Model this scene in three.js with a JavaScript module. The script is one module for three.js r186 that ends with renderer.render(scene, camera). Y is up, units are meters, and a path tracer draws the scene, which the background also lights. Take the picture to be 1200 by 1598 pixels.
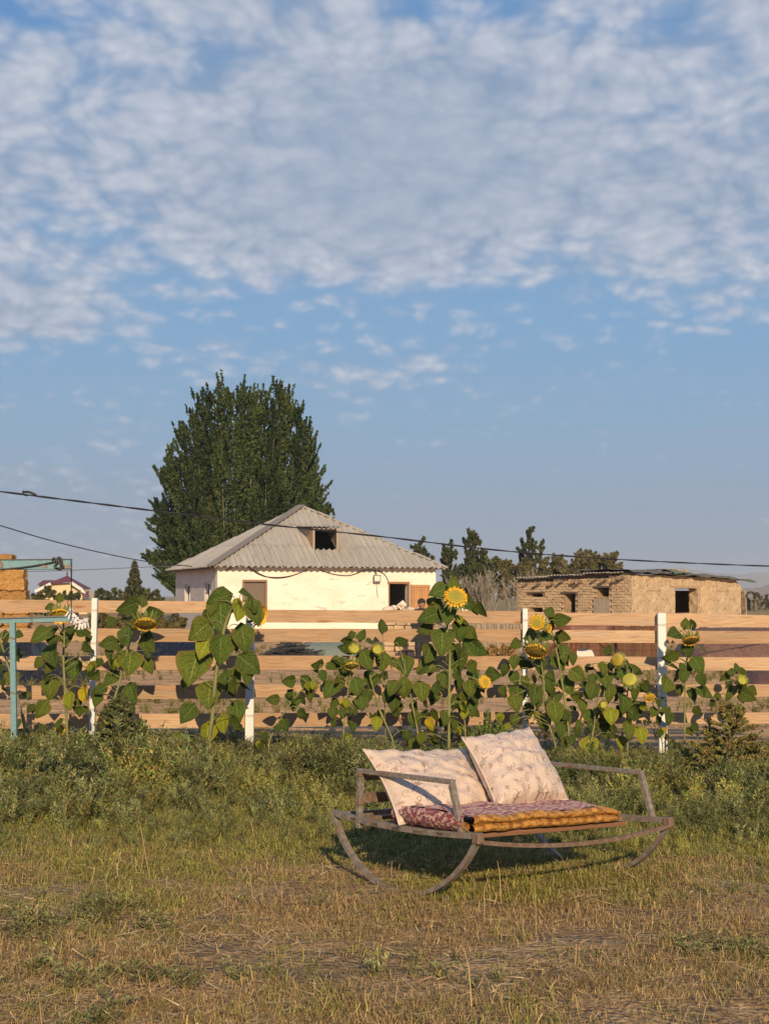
import * as THREE from 'three';
import { mergeGeometries, mergeVertices, toCreasedNormals } from 'three/addons/utils/BufferGeometryUtils.js';
import { RoundedBoxGeometry } from 'three/addons/geometries/RoundedBoxGeometry.js';
import { MarchingCubes } from 'three/addons/objects/MarchingCubes.js';

// ---------------------------------------------------------------- camera, sky, sun, exposure
const scene = new THREE.Scene();
const F = 2200, CX = 600, CY = 799, EYE = 1.6, PITCH = Math.atan(131 / F);
const camera = new THREE.PerspectiveCamera(2 * Math.atan(CY / F) * 180 / Math.PI, 768 / 1024, 0.1, 12000);
camera.position.set(0, EYE, 0);
camera.rotation.x = PITCH;

const renderer = new THREE.WebGLRenderer({ antialias: true });
renderer.toneMapping = THREE.LinearToneMapping;
renderer.toneMappingExposure = 1.0;
renderer.shadowMap.enabled = true;

const SUN_AZ = 8 * Math.PI / 180, SUN_EL = 23 * Math.PI / 180;
const sunDir = new THREE.Vector3(Math.sin(SUN_AZ) * Math.cos(SUN_EL), Math.sin(SUN_EL), Math.cos(SUN_AZ) * Math.cos(SUN_EL));
const sun = new THREE.DirectionalLight(new THREE.Color().setRGB(1, 0.77, 0.48), 4.9);
sun.position.copy(sunDir).multiplyScalar(60).add(new THREE.Vector3(0, 0, -14));
sun.target.position.set(0, 0, -14);
sun.castShadow = true;
Object.assign(sun.shadow.camera, { left: -30, right: 30, top: 30, bottom: -30, near: 1, far: 200 });
sun.shadow.mapSize.set(4096, 4096);
scene.add(sun, sun.target);

// seeded random numbers and noise
function rng(seed) { let a = seed >>> 0; return () => { a = (a + 0x6D2B79F5) | 0; let t = Math.imul(a ^ (a >>> 15), 1 | a); t = (t + Math.imul(t ^ (t >>> 7), 61 | t)) ^ t; return ((t ^ (t >>> 14)) >>> 0) / 4294967296; }; }
const PERM = new Uint16Array(1024); { const r = rng(77); const p = [...Array(512).keys()]; for (let i = 511; i > 0; i--) { const j = Math.floor(r() * (i + 1)); [p[i], p[j]] = [p[j], p[i]]; } for (let i = 0; i < 1024; i++) PERM[i] = p[i & 511]; }
const GX = new Float32Array(512), GY = new Float32Array(512); for (let i = 0; i < 512; i++) { GX[i] = Math.cos(i * 2.399963); GY[i] = Math.sin(i * 2.399963); }
// gradient noise, about -0.8..0.8; with periods px, py it tiles
function noise(x, y, px = 0, py = 0) {
  let i = Math.floor(x), j = Math.floor(y); const fx = x - i, fy = y - j; let i1 = i + 1, j1 = j + 1;
  if (px) { i = ((i % px) + px) % px; i1 = ((i1 % px) + px) % px; } if (py) { j = ((j % py) + py) % py; j1 = ((j1 % py) + py) % py; }
  const u = fx * fx * fx * (fx * (fx * 6 - 15) + 10), v = fy * fy * fy * (fy * (fy * 6 - 15) + 10);
  const h = (a, b) => PERM[(PERM[a & 511] + b) & 511];
  const a = h(i, j), b = h(i1, j), c = h(i, j1), d = h(i1, j1);
  const A = GX[a] * fx + GY[a] * fy, B = GX[b] * (fx - 1) + GY[b] * fy, C = GX[c] * fx + GY[c] * (fy - 1), D = GX[d] * (fx - 1) + GY[d] * (fy - 1);
  return (A + u * (B - A) + v * ((C + u * (D - C)) - (A + u * (B - A)))) * 1.5;
}
function fbm(x, y, o = 4, px = 0, py = 0) { let s = 0, a = 0.5, f = 1; for (let k = 0; k < o; k++) { s += a * noise(x * f + k * 17, y * f + k * 31, px * f, py * f); a *= 0.5; f *= 2; } return s; }
const clamp = (x, a = 0, b = 1) => Math.min(b, Math.max(a, x)), lerp = (a, b, t) => a + (b - a) * t;
const sstep = (a, b, x) => { const t = clamp((x - a) / (b - a)); return t * t * (3 - 2 * t); };

const CELLX = new Float32Array(512), CELLY = new Float32Array(512); { const r = rng(91); for (let i = 0; i < 512; i++) { CELLX[i] = r(); CELLY[i] = r(); } }
// distance to the nearest of scattered points, about one per unit square
function cells(x, y) { const i = Math.floor(x), j = Math.floor(y); let m = 9; for (let a = i - 1; a <= i + 1; a++) for (let b = j - 1; b <= j + 1; b++) { const h = PERM[(PERM[a & 511] + b) & 511], dx = a + CELLX[h] - x, dy = b + CELLY[h] - y, d = dx * dx + dy * dy; if (d < m) m = d; } return Math.sqrt(m); }
// the sky: clear air that pales towards the horizon under a broken sheet of altocumulus
{
  const W = 4096, H = 2048, data = new Float32Array(W * H * 4);
  const AIR = [[0, 0.340, 0.380, 0.460], [3, 0.305, 0.388, 0.505], [7, 0.262, 0.410, 0.590], [11, 0.220, 0.395, 0.620], [16, 0.160, 0.342, 0.605], [25, 0.105, 0.265, 0.545], [50, 0.09, 0.205, 0.45], [90, 0.065, 0.16, 0.40]];
  const air = (e) => { let k = 1; while (k < AIR.length - 1 && AIR[k][0] < e) k++; const a = AIR[k - 1], b = AIR[k], t = sstep(0, 1, clamp((e - a[0]) / (b[0] - a[0]))) * 0.5 + 0.5 * clamp((e - a[0]) / (b[0] - a[0])); return [1, 2, 3].map((c) => lerp(a[c], b[c], t)); };
  for (let row = 0; row < H; row++) {
    const up = ((row + 0.5) / H - 0.5) * Math.PI, y = Math.sin(up), el = up * 180 / Math.PI, A = air(Math.max(0, el));
    for (let col = 0; col < W; col++) {
      const az = ((col + 0.5) / W - 0.5) * 2 * Math.PI, o = (row * W + col) * 4;
      let r = A[0], g = A[1], b = A[2];
      if (el > 1.2) {
        const c = Math.cos(up), dx = Math.cos(az) * c, dz = Math.sin(az) * c, q = 1 / (y + 0.25);
        const X = dx * q, Z = dz * q;
        // where the sheet lies: patches of it all round, its far edge at some ten degrees up
        const big = fbm(X * 1.0 + 3.1, Z * 1.0 + 7.7, 3), mid = fbm(X * 3.1 + 11, Z * 3.1 + 5, 3);
        const azf = Math.atan2(dx, -dz) * 180 / Math.PI;   // 0 straight north
        const edge = 10.6 + 1.6 * noise(azf / 9 + 4.4, 1.7) + 0.05 * azf;
        let cover = sstep(edge - 1.0, edge + 5, el) * 1.0 - 0.24 + big * 0.55 + mid * 0.45;
        cover -= 1.1 * sstep(30, 48, el);
        const blob = (a0, e0, sa, se, w) => { const p = (azf - a0) / sa, s = (el - e0) / se; return w * Math.exp(-p * p - s * s); };
        cover += blob(1, 17.5, 6, 4.2, 0.7) - blob(-14, 17, 4.5, 4, 0.14) + blob(-14.5, 11, 4, 1.5, 0.6) + blob(-8, 10.3, 2.5, 0.7, 0.12) - blob(-1, 11.2, 6, 1.3, 0.25) - blob(3.5, 23.5, 4.5, 1.6, 0.9) - blob(-11, 8.7, 6, 1.5, 0.3) - blob(14, 8.5, 6, 2.2, 0.2) + blob(15.5, 10.2, 2.2, 0.5, 0.3) - blob(12, 20, 5, 3.5, 0.30) + blob(12, 14, 6, 3, 0.2) - blob(11, 22.5, 3, 1.0, 0.4) - blob(-14, 22.5, 3.5, 1.0, 0.3) - blob(-13, 14.5, 4, 0.9, 0.2);
        // cloudlets: rounded heads of several sizes
        const wx = noise(X * 9, Z * 9) * 0.022 + noise(X * 30, Z * 30) * 0.004, wz = noise(X * 9 + 40, Z * 9 + 9) * 0.022 + noise(X * 30 + 7, Z * 30) * 0.004;
        const P = (X + wx) * 15.5, Q = (Z + wz) * 15.5;
        const puff = (x, y) => { const c = cells(x, y); return 1 - Math.sqrt(c * c + 0.03) ; }; const h1 = puff(P, Q), h2 = 1 - cells(P * 2.1 + 9, Q * 2.1 + 5), h3 = 1 - cells(P * 4.6 + 3, Q * 4.6), hb = 1 - cells(P * 0.4 + 31, Q * 0.4 + 8);
        const cell = (h1 - 0.5) * 1.25 + (h2 - 0.52) * 0.42 + (h3 - 0.52) * 0.22 + (hb - 0.52) * 0.4 + noise(P * 7, Q * 7) * 0.08;
        const d = cover + cell * (0.92 - 0.5 * clamp(cover));
        const veil = sstep(-0.05, 0.7, cover) * 0.5, alpha = 1 - (1 - sstep(-0.05, 0.85, d)) * (1 - veil * sstep(1.2, 5, el));
        const thick = clamp((cover - 0.55) * 1.1);
        const rel = puff(P - dx * 0.22, Q - dz * 0.22) - h1;   // the side towards the sun behind the viewer
        const lit = clamp(0.36 + (cell * 0.75 + rel * 0.55 + (h2 - 0.5) * 0.3 + (h3 - 0.5) * 0.15) * (1 - thick * 0.6) - thick * 0.10);
        const k = clamp(alpha * 0.93);
        const cr = lerp(0.285, 0.610, lit), cg = lerp(0.370, 0.635, lit), cb = lerp(0.510, 0.715, lit);
        r = lerp(r, cr, k); g = lerp(g, cg, k); b = lerp(b, cb, k);
        // thin streaks low down
        const st = sstep(0.12, 0.5, fbm(azf * 0.10 + 3, el * 1.6, 3) + 0.02) * sstep(2, 4, el) * (1 - sstep(6, 9, el)) * 0.22;
        r = lerp(r, 0.40, st); g = lerp(g, 0.40, st); b = lerp(b, 0.50, st);
      }
      data[o] = r; data[o + 1] = g; data[o + 2] = b; data[o + 3] = 1;
    }
  }
  const t = new THREE.DataTexture(data, W, H, THREE.RGBAFormat, THREE.FloatType);
  t.mapping = THREE.EquirectangularReflectionMapping; t.magFilter = THREE.LinearFilter; t.minFilter = THREE.LinearFilter; t.colorSpace = THREE.LinearSRGBColorSpace; t.needsUpdate = true;
  scene.background = t; scene.environment = t;
}
scene.fog = new THREE.FogExp2(new THREE.Color().setRGB(0.78, 0.85, 0.93), 0.00026);

// ---------------------------------------------------------------- helpers
const V = (x, y, z) => new THREE.Vector3(x, y, z);
const sPitch = Math.sin(PITCH), cPitch = Math.cos(PITCH);
// the point that shows at (px, py) of the 1200 x 1598 photograph, z metres in front of the camera
function at(px, py, z) { const dx = (px - CX) / F, dy = (CY - py) / F, dz = cPitch - dy * sPitch; const k = z / dz; return V(dx * k, EYE + (dy * cPitch + sPitch) * k, -z); }
const hNear = (x, z) => 1 - sstep(18, 45, z);
function gy(x, z) { return (-0.024 * 4 * Math.tanh(x / 4) + 0.02 * noise(x * 0.9, z * 0.9) + 0.012 * noise(x * 2.6 + 5, z * 2.6)) * hNear(x, z) + 0.035 * Math.exp(-((x - 0.1) ** 2 + (z - 7.6) ** 2) / 0.25); }
const taken = {};
function numbered(n) { taken[n] = (taken[n] ?? -1) + 1; return taken[n] ? n + '_' + String(taken[n]).padStart(3, '0') : n; }
function obj(name, geo, mat, parent = scene) { const g = Array.isArray(geo) ? (geo.length > 1 ? merge(geo) : geo[0]) : geo; const m = new THREE.Mesh(g, mat); m.name = parent === scene ? numbered(name) : name; m.castShadow = m.receiveShadow = true; parent.add(m); return m; }
function merge(list) { const gs = list.map((g) => { g = g.index ? g.toNonIndexed() : g; for (const k of Object.keys(g.attributes)) if (!['position', 'normal', 'uv', 'color'].includes(k)) g.deleteAttribute(k); return g; }); const anyC = gs.some((g) => g.attributes.color); for (const g of gs) { if (!g.attributes.uv) g.setAttribute('uv', new THREE.BufferAttribute(new Float32Array(g.attributes.position.count * 2), 2)); if (!g.attributes.normal) g.computeVertexNormals(); if (anyC && !g.attributes.color) g.setAttribute('color', new THREE.BufferAttribute(new Float32Array(g.attributes.position.count * 3).fill(1), 3)); } return mergeGeometries(gs); }
function tag(o, label, category, group, kind) { o.userData.label = label; if (category) o.userData.category = category; if (group) o.userData.group = group; if (kind) o.userData.kind = kind; return o; }
function thing(name, label, category, pos = V(0, 0, 0), turn = 0, group) { const o = new THREE.Group(); o.name = numbered(name); o.position.copy(pos); o.rotation.y = turn; scene.add(o); return tag(o, label, category, group); }
// a box with uv in metres, its length along x
function box(w, h, d, x = 0, y = 0, z = 0, r = 0) {
  const g = r ? new RoundedBoxGeometry(w, h, d, 2, r) : new THREE.BoxGeometry(w, h, d);
  metricUV(g); return g.translate(x, y, z);
}
function metricUV(g, s = 1) { const p = g.attributes.position, n = g.attributes.normal, uv = new Float32Array(p.count * 2); for (let i = 0; i < p.count; i++) { const ax = Math.abs(n.getX(i)), ay = Math.abs(n.getY(i)), az = Math.abs(n.getZ(i)); let u, v; if (ax > ay && ax > az) { u = p.getZ(i); v = p.getY(i); } else if (ay > az) { u = p.getX(i); v = p.getZ(i); } else { u = p.getX(i); v = p.getY(i); } uv[2 * i] = u * s; uv[2 * i + 1] = v * s; } g.setAttribute('uv', new THREE.BufferAttribute(uv, 2)); return g; }
// a bar of section w (sideways) x h (along up) from a to b
function bar(a, b, w, h, up = V(0, 1, 0), r = 0) { const d = b.clone().sub(a), L = d.length(), x = d.normalize(), z = x.clone().cross(up).normalize(), y = z.clone().cross(x); const g = box(L, h, w, 0, 0, 0, r); g.applyMatrix4(new THREE.Matrix4().makeBasis(x, y, z)); return g.translate((a.x + b.x) / 2, (a.y + b.y) / 2, (a.z + b.z) / 2); }
// a tapered round tube through points; r is a number or a function of 0..1
function tube(pts, r, n = 6, seg = 0) {
  const c = pts.length > 2 ? new THREE.CatmullRomCurve3(pts) : new THREE.LineCurve3(pts[0], pts[1]); const m = seg || Math.max(1, (pts.length - 1) * 4), R = typeof r === 'function' ? r : () => r;
  const pos = [], nor = [], uv = [], idx = []; const P = c.getPoints(m); let N = null;
  for (let i = 0; i <= m; i++) { const T = P[Math.min(m, i + 1)].clone().sub(P[Math.max(0, i - 1)]).normalize(); if (!N) { N = Math.abs(T.y) < 0.9 ? V(0, 1, 0) : V(1, 0, 0); } N = N.clone().sub(T.clone().multiplyScalar(N.dot(T))).normalize(); const B = T.clone().cross(N), rr = R(i / m);
    for (let j = 0; j <= n; j++) { const a = j / n * Math.PI * 2, q = N.clone().multiplyScalar(Math.cos(a)).addScaledVector(B, Math.sin(a)); pos.push(P[i].x + q.x * rr, P[i].y + q.y * rr, P[i].z + q.z * rr); nor.push(q.x, q.y, q.z); uv.push(j / n * 0.1, i / m); } }
  for (let i = 0; i < m; i++) for (let j = 0; j < n; j++) { const a = i * (n + 1) + j, b = a + n + 1; idx.push(a, a + 1, b, a + 1, b + 1, b); }
  const g = new THREE.BufferGeometry(); g.setAttribute('position', new THREE.Float32BufferAttribute(pos, 3)); g.setAttribute('normal', new THREE.Float32BufferAttribute(nor, 3)); g.setAttribute('uv', new THREE.Float32BufferAttribute(uv, 2)); g.setIndex(idx); return g.toNonIndexed();
}
// a grid surface f(u, v) -> Vector3, 0..1 each
function sheet(f, nu, nv, uvf) { const pos = [], uv = [], idx = []; for (let j = 0; j <= nv; j++) for (let i = 0; i <= nu; i++) { const p = f(i / nu, j / nv); pos.push(p.x, p.y, p.z); const q = uvf ? uvf(i / nu, j / nv, p) : [i / nu, j / nv]; uv.push(q[0], q[1]); } for (let j = 0; j < nv; j++) for (let i = 0; i < nu; i++) { const a = j * (nu + 1) + i, b = a + nu + 1; idx.push(a, a + 1, b, a + 1, b + 1, b); } const g = new THREE.BufferGeometry(); g.setAttribute('position', new THREE.Float32BufferAttribute(pos, 3)); g.setAttribute('uv', new THREE.Float32BufferAttribute(uv, 2)); g.setIndex(idx); g.computeVertexNormals(); return g; }
function tintGeo(g, c) { const n = g.attributes.position.count, a = new Float32Array(n * 3); for (let i = 0; i < n; i++) { a[3 * i] = c[0]; a[3 * i + 1] = c[1]; a[3 * i + 2] = c[2]; } g.setAttribute('color', new THREE.BufferAttribute(a, 3)); return g; }
const enc = (x) => { x = clamp(x); return Math.round(255 * (x <= 0.0031308 ? x * 12.92 : 1.055 * Math.pow(x, 1 / 2.4) - 0.055)); };
// a texture from f(u, v) -> linear colour
function ctex(w, h, f, rep = [1, 1]) { const d = new Uint8Array(w * h * 4); for (let j = 0; j < h; j++) for (let i = 0; i < w; i++) { const c = f((i + 0.5) / w, (j + 0.5) / h), o = (j * w + i) * 4; d[o] = enc(c[0]); d[o + 1] = enc(c[1]); d[o + 2] = enc(c[2]); d[o + 3] = 255; } const t = new THREE.DataTexture(d, w, h); t.colorSpace = THREE.SRGBColorSpace; return finish(t, rep); }
function gtex(w, h, f, rep = [1, 1]) { const d = new Uint8Array(w * h * 4); for (let j = 0; j < h; j++) for (let i = 0; i < w; i++) { const c = Math.round(255 * clamp(f((i + 0.5) / w, (j + 0.5) / h))), o = (j * w + i) * 4; d[o] = d[o + 1] = d[o + 2] = c; d[o + 3] = 255; } return finish(new THREE.DataTexture(d, w, h), rep); }
function finish(t, rep) { t.wrapS = t.wrapT = THREE.RepeatWrapping; t.magFilter = THREE.LinearFilter; t.minFilter = THREE.LinearMipmapLinearFilter; t.repeat.set(rep[0], rep[1]); t.needsUpdate = true; return t; }
const lin = (r, g, b) => new THREE.Color().setRGB(r, g, b);
function mat(c, o = {}) { return new THREE.MeshStandardMaterial({ color: Array.isArray(c) ? lin(...c) : c, roughness: 0.85, side: THREE.DoubleSide, ...o }); }
const soft = (c, o = {}) => new THREE.MeshPhysicalMaterial({ color: Array.isArray(c) ? lin(...c) : c, roughness: 0.85, side: THREE.DoubleSide, specularIntensity: 0.3, ...o });
const mix3 = (a, b, t) => [lerp(a[0], b[0], t), lerp(a[1], b[1], t), lerp(a[2], b[2], t)];

// ---------------------------------------------------------------- materials
const woodT = ctex(1024, 256, (u, v) => { // one repeat = 2 m x 0.5 m, grain along u
  const w = fbm(u * 3, v * 6, 3, 3, 6), g = Math.sin((v * 34 + w * 5.5) * Math.PI * 2 / 2), fine = noise(u * 16, v * 128, 16, 128), knot = noise(u * 8 + 3, v * 8, 8, 8);
  let t = 0.5 + 0.28 * g + 0.25 * fine + 0.2 * noise(u * 4, v * 2, 4, 2); let c = mix3([0.61, 0.42, 0.268], [0.45, 0.28, 0.163], clamp(t)); c = mix3(c, [0.40, 0.33, 0.26], sstep(0.1, 0.5, fbm(u * 3 + 5, v * 5 + 2, 4, 3, 5)) * 0.55); const sp = noise(u * 6 + 11, v * 90, 6, 90); c = mix3(c, [0.20, 0.12, 0.07], sstep(0.52, 0.68, sp) * 0.6); if (knot > 0.60) c = mix3(c, [0.36, 0.19, 0.09], clamp((knot - 0.60) * 4)); return c; }, [0.5, 2]);
const woodB = gtex(512, 128, (u, v) => 0.5 + 0.3 * noise(u * 16, v * 64, 16, 64) + 0.2 * noise(u * 4, v * 32, 4, 32), [0.5, 2]);
const boardMats = [[0.94, 0.91, 0.87], [0.84, 0.80, 0.74], [1.0, 0.98, 0.95], [0.78, 0.73, 0.66]].map((c, k) => { const t = woodT.clone(); t.offset.set(k * 0.23, k * 0.37); t.needsUpdate = true; return mat(c, { map: t, bumpMap: woodB, bumpScale: 0.003, roughness: 0.8 }); });
const rustT = ctex(512, 512, (u, v) => { const n = fbm(u * 6, v * 6, 5, 6, 6), m = fbm(u * 20 + 3, v * 20, 3, 20, 20), r = sstep(0.02, 0.34, n + m * 0.7); return mix3(mix3([0.19, 0.155, 0.125], [0.33, 0.285, 0.24], clamp(0.5 + m * 2.2 + n)), mix3([0.13, 0.055, 0.028], [0.23, 0.10, 0.045], clamp(0.5 + m * 2)), r * 0.7); }, [1.5, 1.5]);
const rustM = mat([1, 1, 1], { map: rustT, roughness: 0.62, metalness: 0.25 });
const rustRedM = mat([0.8, 0.64, 0.55], { map: rustT, roughness: 0.7, metalness: 0.15 });
const turqT = ctex(256, 512, (u, v) => { const n = fbm(u * 5, v * 9, 5, 5, 9) + 0.25 * noise(u * 30, v * 30, 30, 30), r = sstep(0.20, 0.32, n); return mix3(mix3([0.115, 0.245, 0.285], [0.20, 0.345, 0.37], clamp(0.5 + n)), [0.16, 0.09, 0.05], r * 0.8); }, [2, 1]);
const turqM = mat([1, 1, 1], { map: turqT, roughness: 0.6 });
const whiteT = ctex(256, 256, (u, v) => { const n = fbm(u * 6, v * 3, 4, 6, 3); return mix3([0.74, 0.73, 0.70], [0.42, 0.38, 0.33], sstep(0.12, 0.4, n) * 0.7 + 0.1 * noise(u * 40, v * 12, 40, 12)); }, [3, 1]);
const whiteM = mat([1, 1, 1], { map: whiteT, roughness: 0.65 });
const greyWoodT = ctex(512, 128, (u, v) => { const n = noise(u * 8, v * 64, 8, 64) * 0.6 + fbm(u * 4, v * 8, 3, 4, 8); return mix3([0.30, 0.21, 0.14], [0.17, 0.11, 0.07], clamp(0.5 + n)); }, [0.5, 2]);
const greyWoodM = mat([1, 1, 1], { map: greyWoodT });
const dirtT = ctex(1024, 1024, (u, v) => { const a = fbm(u * 8, v * 8, 5, 8, 8), b = noise(u * 90, v * 90, 90, 90), s = noise(u * 40 + v * 3, v * 160, 0, 160), d = noise(u * 200, v * 200, 200, 200); let c = mix3([0.37, 0.240, 0.125], [0.215, 0.136, 0.066], clamp(0.5 + a * 1.2 + b * 0.3)); const e = noise(u * 60 + 5, v * 75, 60, 75); c = mix3(c, [0.46, 0.34, 0.19], sstep(0.25, 0.6, e) * 0.5); c = mix3(c, [0.12, 0.08, 0.045], sstep(0.2, 0.6, -e + a) * 0.5); return c.map((x) => x * (1 + 0.4 * d)); }, [0.25, 0.25]);
const dirtB = gtex(1024, 1024, (u, v) => 0.5 + fbm(u * 16, v * 16, 5, 16, 16) * 0.7 + 0.15 * noise(u * 150, v * 150, 150, 150), [0.25, 0.25]);
const plasterT = ctex(1024, 512, (u, v) => { const a = fbm(u * 5, v * 5, 5, 5, 5), st = sstep(0.33, 0.5, fbm(u * 9 + 2, v * 14, 4, 9, 14)), low = fbm(u * 12, v * 3, 3, 12, 3); let c = mix3([0.86, 0.80, 0.715], [0.76, 0.675, 0.565], clamp(0.35 + a + low * 0.4)); const cr = Math.abs(fbm(u * 5 + 9, v * 4 + 3, 4, 5, 4)); c = mix3(c, [0.38, 0.30, 0.22], (1 - sstep(0.0, 0.012, cr)) * 0.6 * sstep(0.0, 0.2, a)); return mix3(c, [0.45, 0.36, 0.26], st * 0.6); }, [0.125, 0.25]);
const plasterB = gtex(512, 512, (u, v) => 0.5 + fbm(u * 14, v * 14, 5, 14, 14) * 0.8, [0.4, 0.4]);
const plasterM = mat([1, 1, 1], { map: plasterT, bumpMap: plasterB, bumpScale: 0.02, roughness: 0.92 });
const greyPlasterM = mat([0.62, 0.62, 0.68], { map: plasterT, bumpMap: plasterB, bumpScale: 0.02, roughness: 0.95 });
const slateT = ctex(512, 512, (u, v) => { const a = fbm(u * 24, v * 3, 4, 24, 3), l = fbm(u * 30, v * 6, 3, 30, 6); let c = mix3([0.415, 0.38, 0.335], [0.335, 0.305, 0.265], clamp(0.5 + a * 1.3)); return mix3(c, [0.18, 0.155, 0.125], sstep(0.2, 0.45, l + a * 0.4) * 0.35); }, [0.4, 0.3]);
const slateMats = [1, 0.96, 1.05].map((k, i) => { const t = slateT.clone(); t.offset.set(i * 0.31, i * 0.17); t.needsUpdate = true; return mat([k, k, k], { map: t, roughness: 0.9 }); });
const darkWoodM = mat([0.10, 0.075, 0.055]), capM = mat([0.21, 0.185, 0.165], { roughness: 0.9 });
const adobeT = ctex(512, 512, (u, v) => { const a = fbm(u * 6, v * 6, 5, 6, 6), b = noise(u * 60, v * 60, 60, 60), p = sstep(0.26, 0.42, fbm(u * 22, v * 22, 3, 22, 22)); return mix3(mix3([0.57, 0.425, 0.275], [0.42, 0.30, 0.19], clamp(0.5 + a + b * 0.3)), [0.17, 0.10, 0.055], p * 0.7); }, [0.5, 0.5]);
const adobeB = gtex(512, 512, (u, v) => 0.6 + fbm(u * 8, v * 8, 5, 8, 8) * 0.6 - 0.5 * sstep(0.30, 0.5, fbm(u * 22, v * 22, 3, 22, 22)), [0.5, 0.5]);
const adobeM = mat([1, 1, 1], { map: adobeT, bumpMap: adobeB, bumpScale: 0.06, roughness: 0.97 });
const brickMats = [[1, 1, 1], [0.9, 0.88, 0.86], [1.06, 1.04, 1.0], [0.82, 0.8, 0.78]].map((c) => mat(c, { map: adobeT, bumpMap: adobeB, bumpScale: 0.03, roughness: 0.97 }));
const mortarM = mat([0.34, 0.235, 0.14], { bumpMap: adobeB, bumpScale: 0.04 });
const hayT = ctex(512, 256, (u, v) => { const a = noise(u * 24, v * 140, 24, 140), b = noise(u * 90, v * 40, 90, 40), c = fbm(u * 6, v * 6, 3, 6, 6); return mix3([0.62, 0.35, 0.12], [0.36, 0.18, 0.05], clamp(0.5 + a * 0.7 + b * 0.4 + c * 0.6)); }, [1, 2]);
const hayM = mat([1, 1, 1], { map: hayT, bumpMap: hayT, bumpScale: 0.04, roughness: 0.95 });
// ---------------------------------------------------------------- ground and hills
const struct = (o, k = 'structure') => { o.userData.kind = k; return o; };
{
  const nx = 260, nz = 420, pos = [], col = [], uv = [], idx = [];
  for (let j = 0; j <= nz; j++) { const t = j / nz, z = -12 + 62 * t + 4300 * Math.pow(t, 9);
    for (let i = 0; i <= nx; i++) { const s = i / nx * 2 - 1, x = 16 * s + 4300 * Math.sign(s) * Math.pow(Math.abs(s), 9) + 0; const y = gy(x, z);
      pos.push(x, y, -z); uv.push(x, z);
      const n = fbm(x * 0.5, z * 0.5, 3), m = fbm(x * 1.7 + 9, z * 1.7, 3);
      let c = [1.0, 0.98, 0.9];
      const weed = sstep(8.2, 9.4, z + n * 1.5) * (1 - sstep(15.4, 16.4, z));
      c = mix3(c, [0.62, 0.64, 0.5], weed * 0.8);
      const yard = sstep(16, 17, z); c = mix3(c, [1.75, 1.55, 1.38], yard);
      const far = sstep(60, 160, z); c = mix3(c, [0.9, 1.0, 0.75], far);
      const k = 1 + 0.35 * m + 0.25 * n; col.push(c[0] * k, c[1] * k, c[2] * k); } }
  for (let j = 0; j < nz; j++) for (let i = 0; i < nx; i++) { const a = j * (nx + 1) + i, b = a + nx + 1; idx.push(a, a + 1, b, a + 1, b + 1, b); }
  const g = new THREE.BufferGeometry(); g.setAttribute('position', new THREE.Float32BufferAttribute(pos, 3)); g.setAttribute('uv', new THREE.Float32BufferAttribute(uv, 2)); g.setAttribute('color', new THREE.Float32BufferAttribute(col, 3)); g.setIndex(idx); g.computeVertexNormals();
  struct(obj('ground', g, mat([1, 1, 1], { map: dirtT, bumpMap: dirtB, bumpScale: 0.06, vertexColors: true, roughness: 1 })));
}
// hills: a ridge of real depth, its crest at the given heights in the photograph
function hill(z, depth, x0, x1, crest, c, seed) {
  const g = sheet((u, v) => { const px = lerp(x0, x1, u), top = at(px, crest(px), z), back = v * 2 - 0.0; const f = v < 0.5 ? sstep(0, 0.5, v) : 1 - sstep(0.5, 1, v); const zz = -z + depth * (0.5 - v) * 2; const rough = 1 + 0.25 * fbm(u * 14 + seed, v * 6 + seed, 4) * (1 - f * 0.5); return V(top.x * (-zz / z), Math.max(0, top.y * f * rough) - 0.5, zz); }, 90, 24);
  return struct(obj('hill', g, mat(c, { roughness: 1 })));
}
hill(1900, 400, 1010, 1600, (px) => 935 - 30 * sstep(1040, 1260, px) - 5 * noise(px / 40, 1) - 3 * noise(px / 13, 4), [0.30, 0.20, 0.15], 3);
hill(4200, 300, 820, 1700, (px) => 897 - 9 * Math.exp(-(((px - 1060) / 60) ** 2)) - 8 * sstep(1100, 1400, px) + 24 * (1 - sstep(830, 1000, px)) - 3 * noise(px / 30, 8), [0.26, 0.21, 0.20], 9);

// ---------------------------------------------------------------- trees
const leafM = (c, o = {}) => soft([1, 1, 1], { vertexColors: true, roughness: 0.75, ...o });
const foliageM = leafM(), barkM = mat([0.17, 0.13, 0.09]), greyTwigM = mat([0.30, 0.26, 0.21]);
class Leaves { constructor() { this.p = []; this.n = []; this.c = []; }
  // one leaf: a kite of two triangles round p, of size s
  add(p, s, r, c, flat = 0) { const a = r() * 6.283, b = Math.acos(2 * r() - 1), n = V(Math.sin(b) * Math.cos(a), Math.cos(b) + flat, Math.sin(b) * Math.sin(a)).normalize(); const t = V(r() - 0.5, r() - 0.5, r() - 0.5).cross(n).normalize().multiplyScalar(s), q = t.clone().cross(n).multiplyScalar(0.42);
    const A = p.clone().add(t), B = p.clone().add(q), C = p.clone().sub(t), D = p.clone().sub(q); for (const P of [A, D, B, B, D, C]) { this.p.push(P.x, P.y, P.z); this.n.push(n.x, n.y, n.z); this.c.push(...c); } }
  geo() { const g = new THREE.BufferGeometry(); g.setAttribute('position', new THREE.Float32BufferAttribute(this.p, 3)); g.setAttribute('normal', new THREE.Float32BufferAttribute(this.n, 3)); g.setAttribute('color', new THREE.Float32BufferAttribute(this.c, 3)); g.setAttribute('uv', new THREE.Float32BufferAttribute(new Float32Array(this.p.length / 3 * 2), 2)); return g; } }
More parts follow.
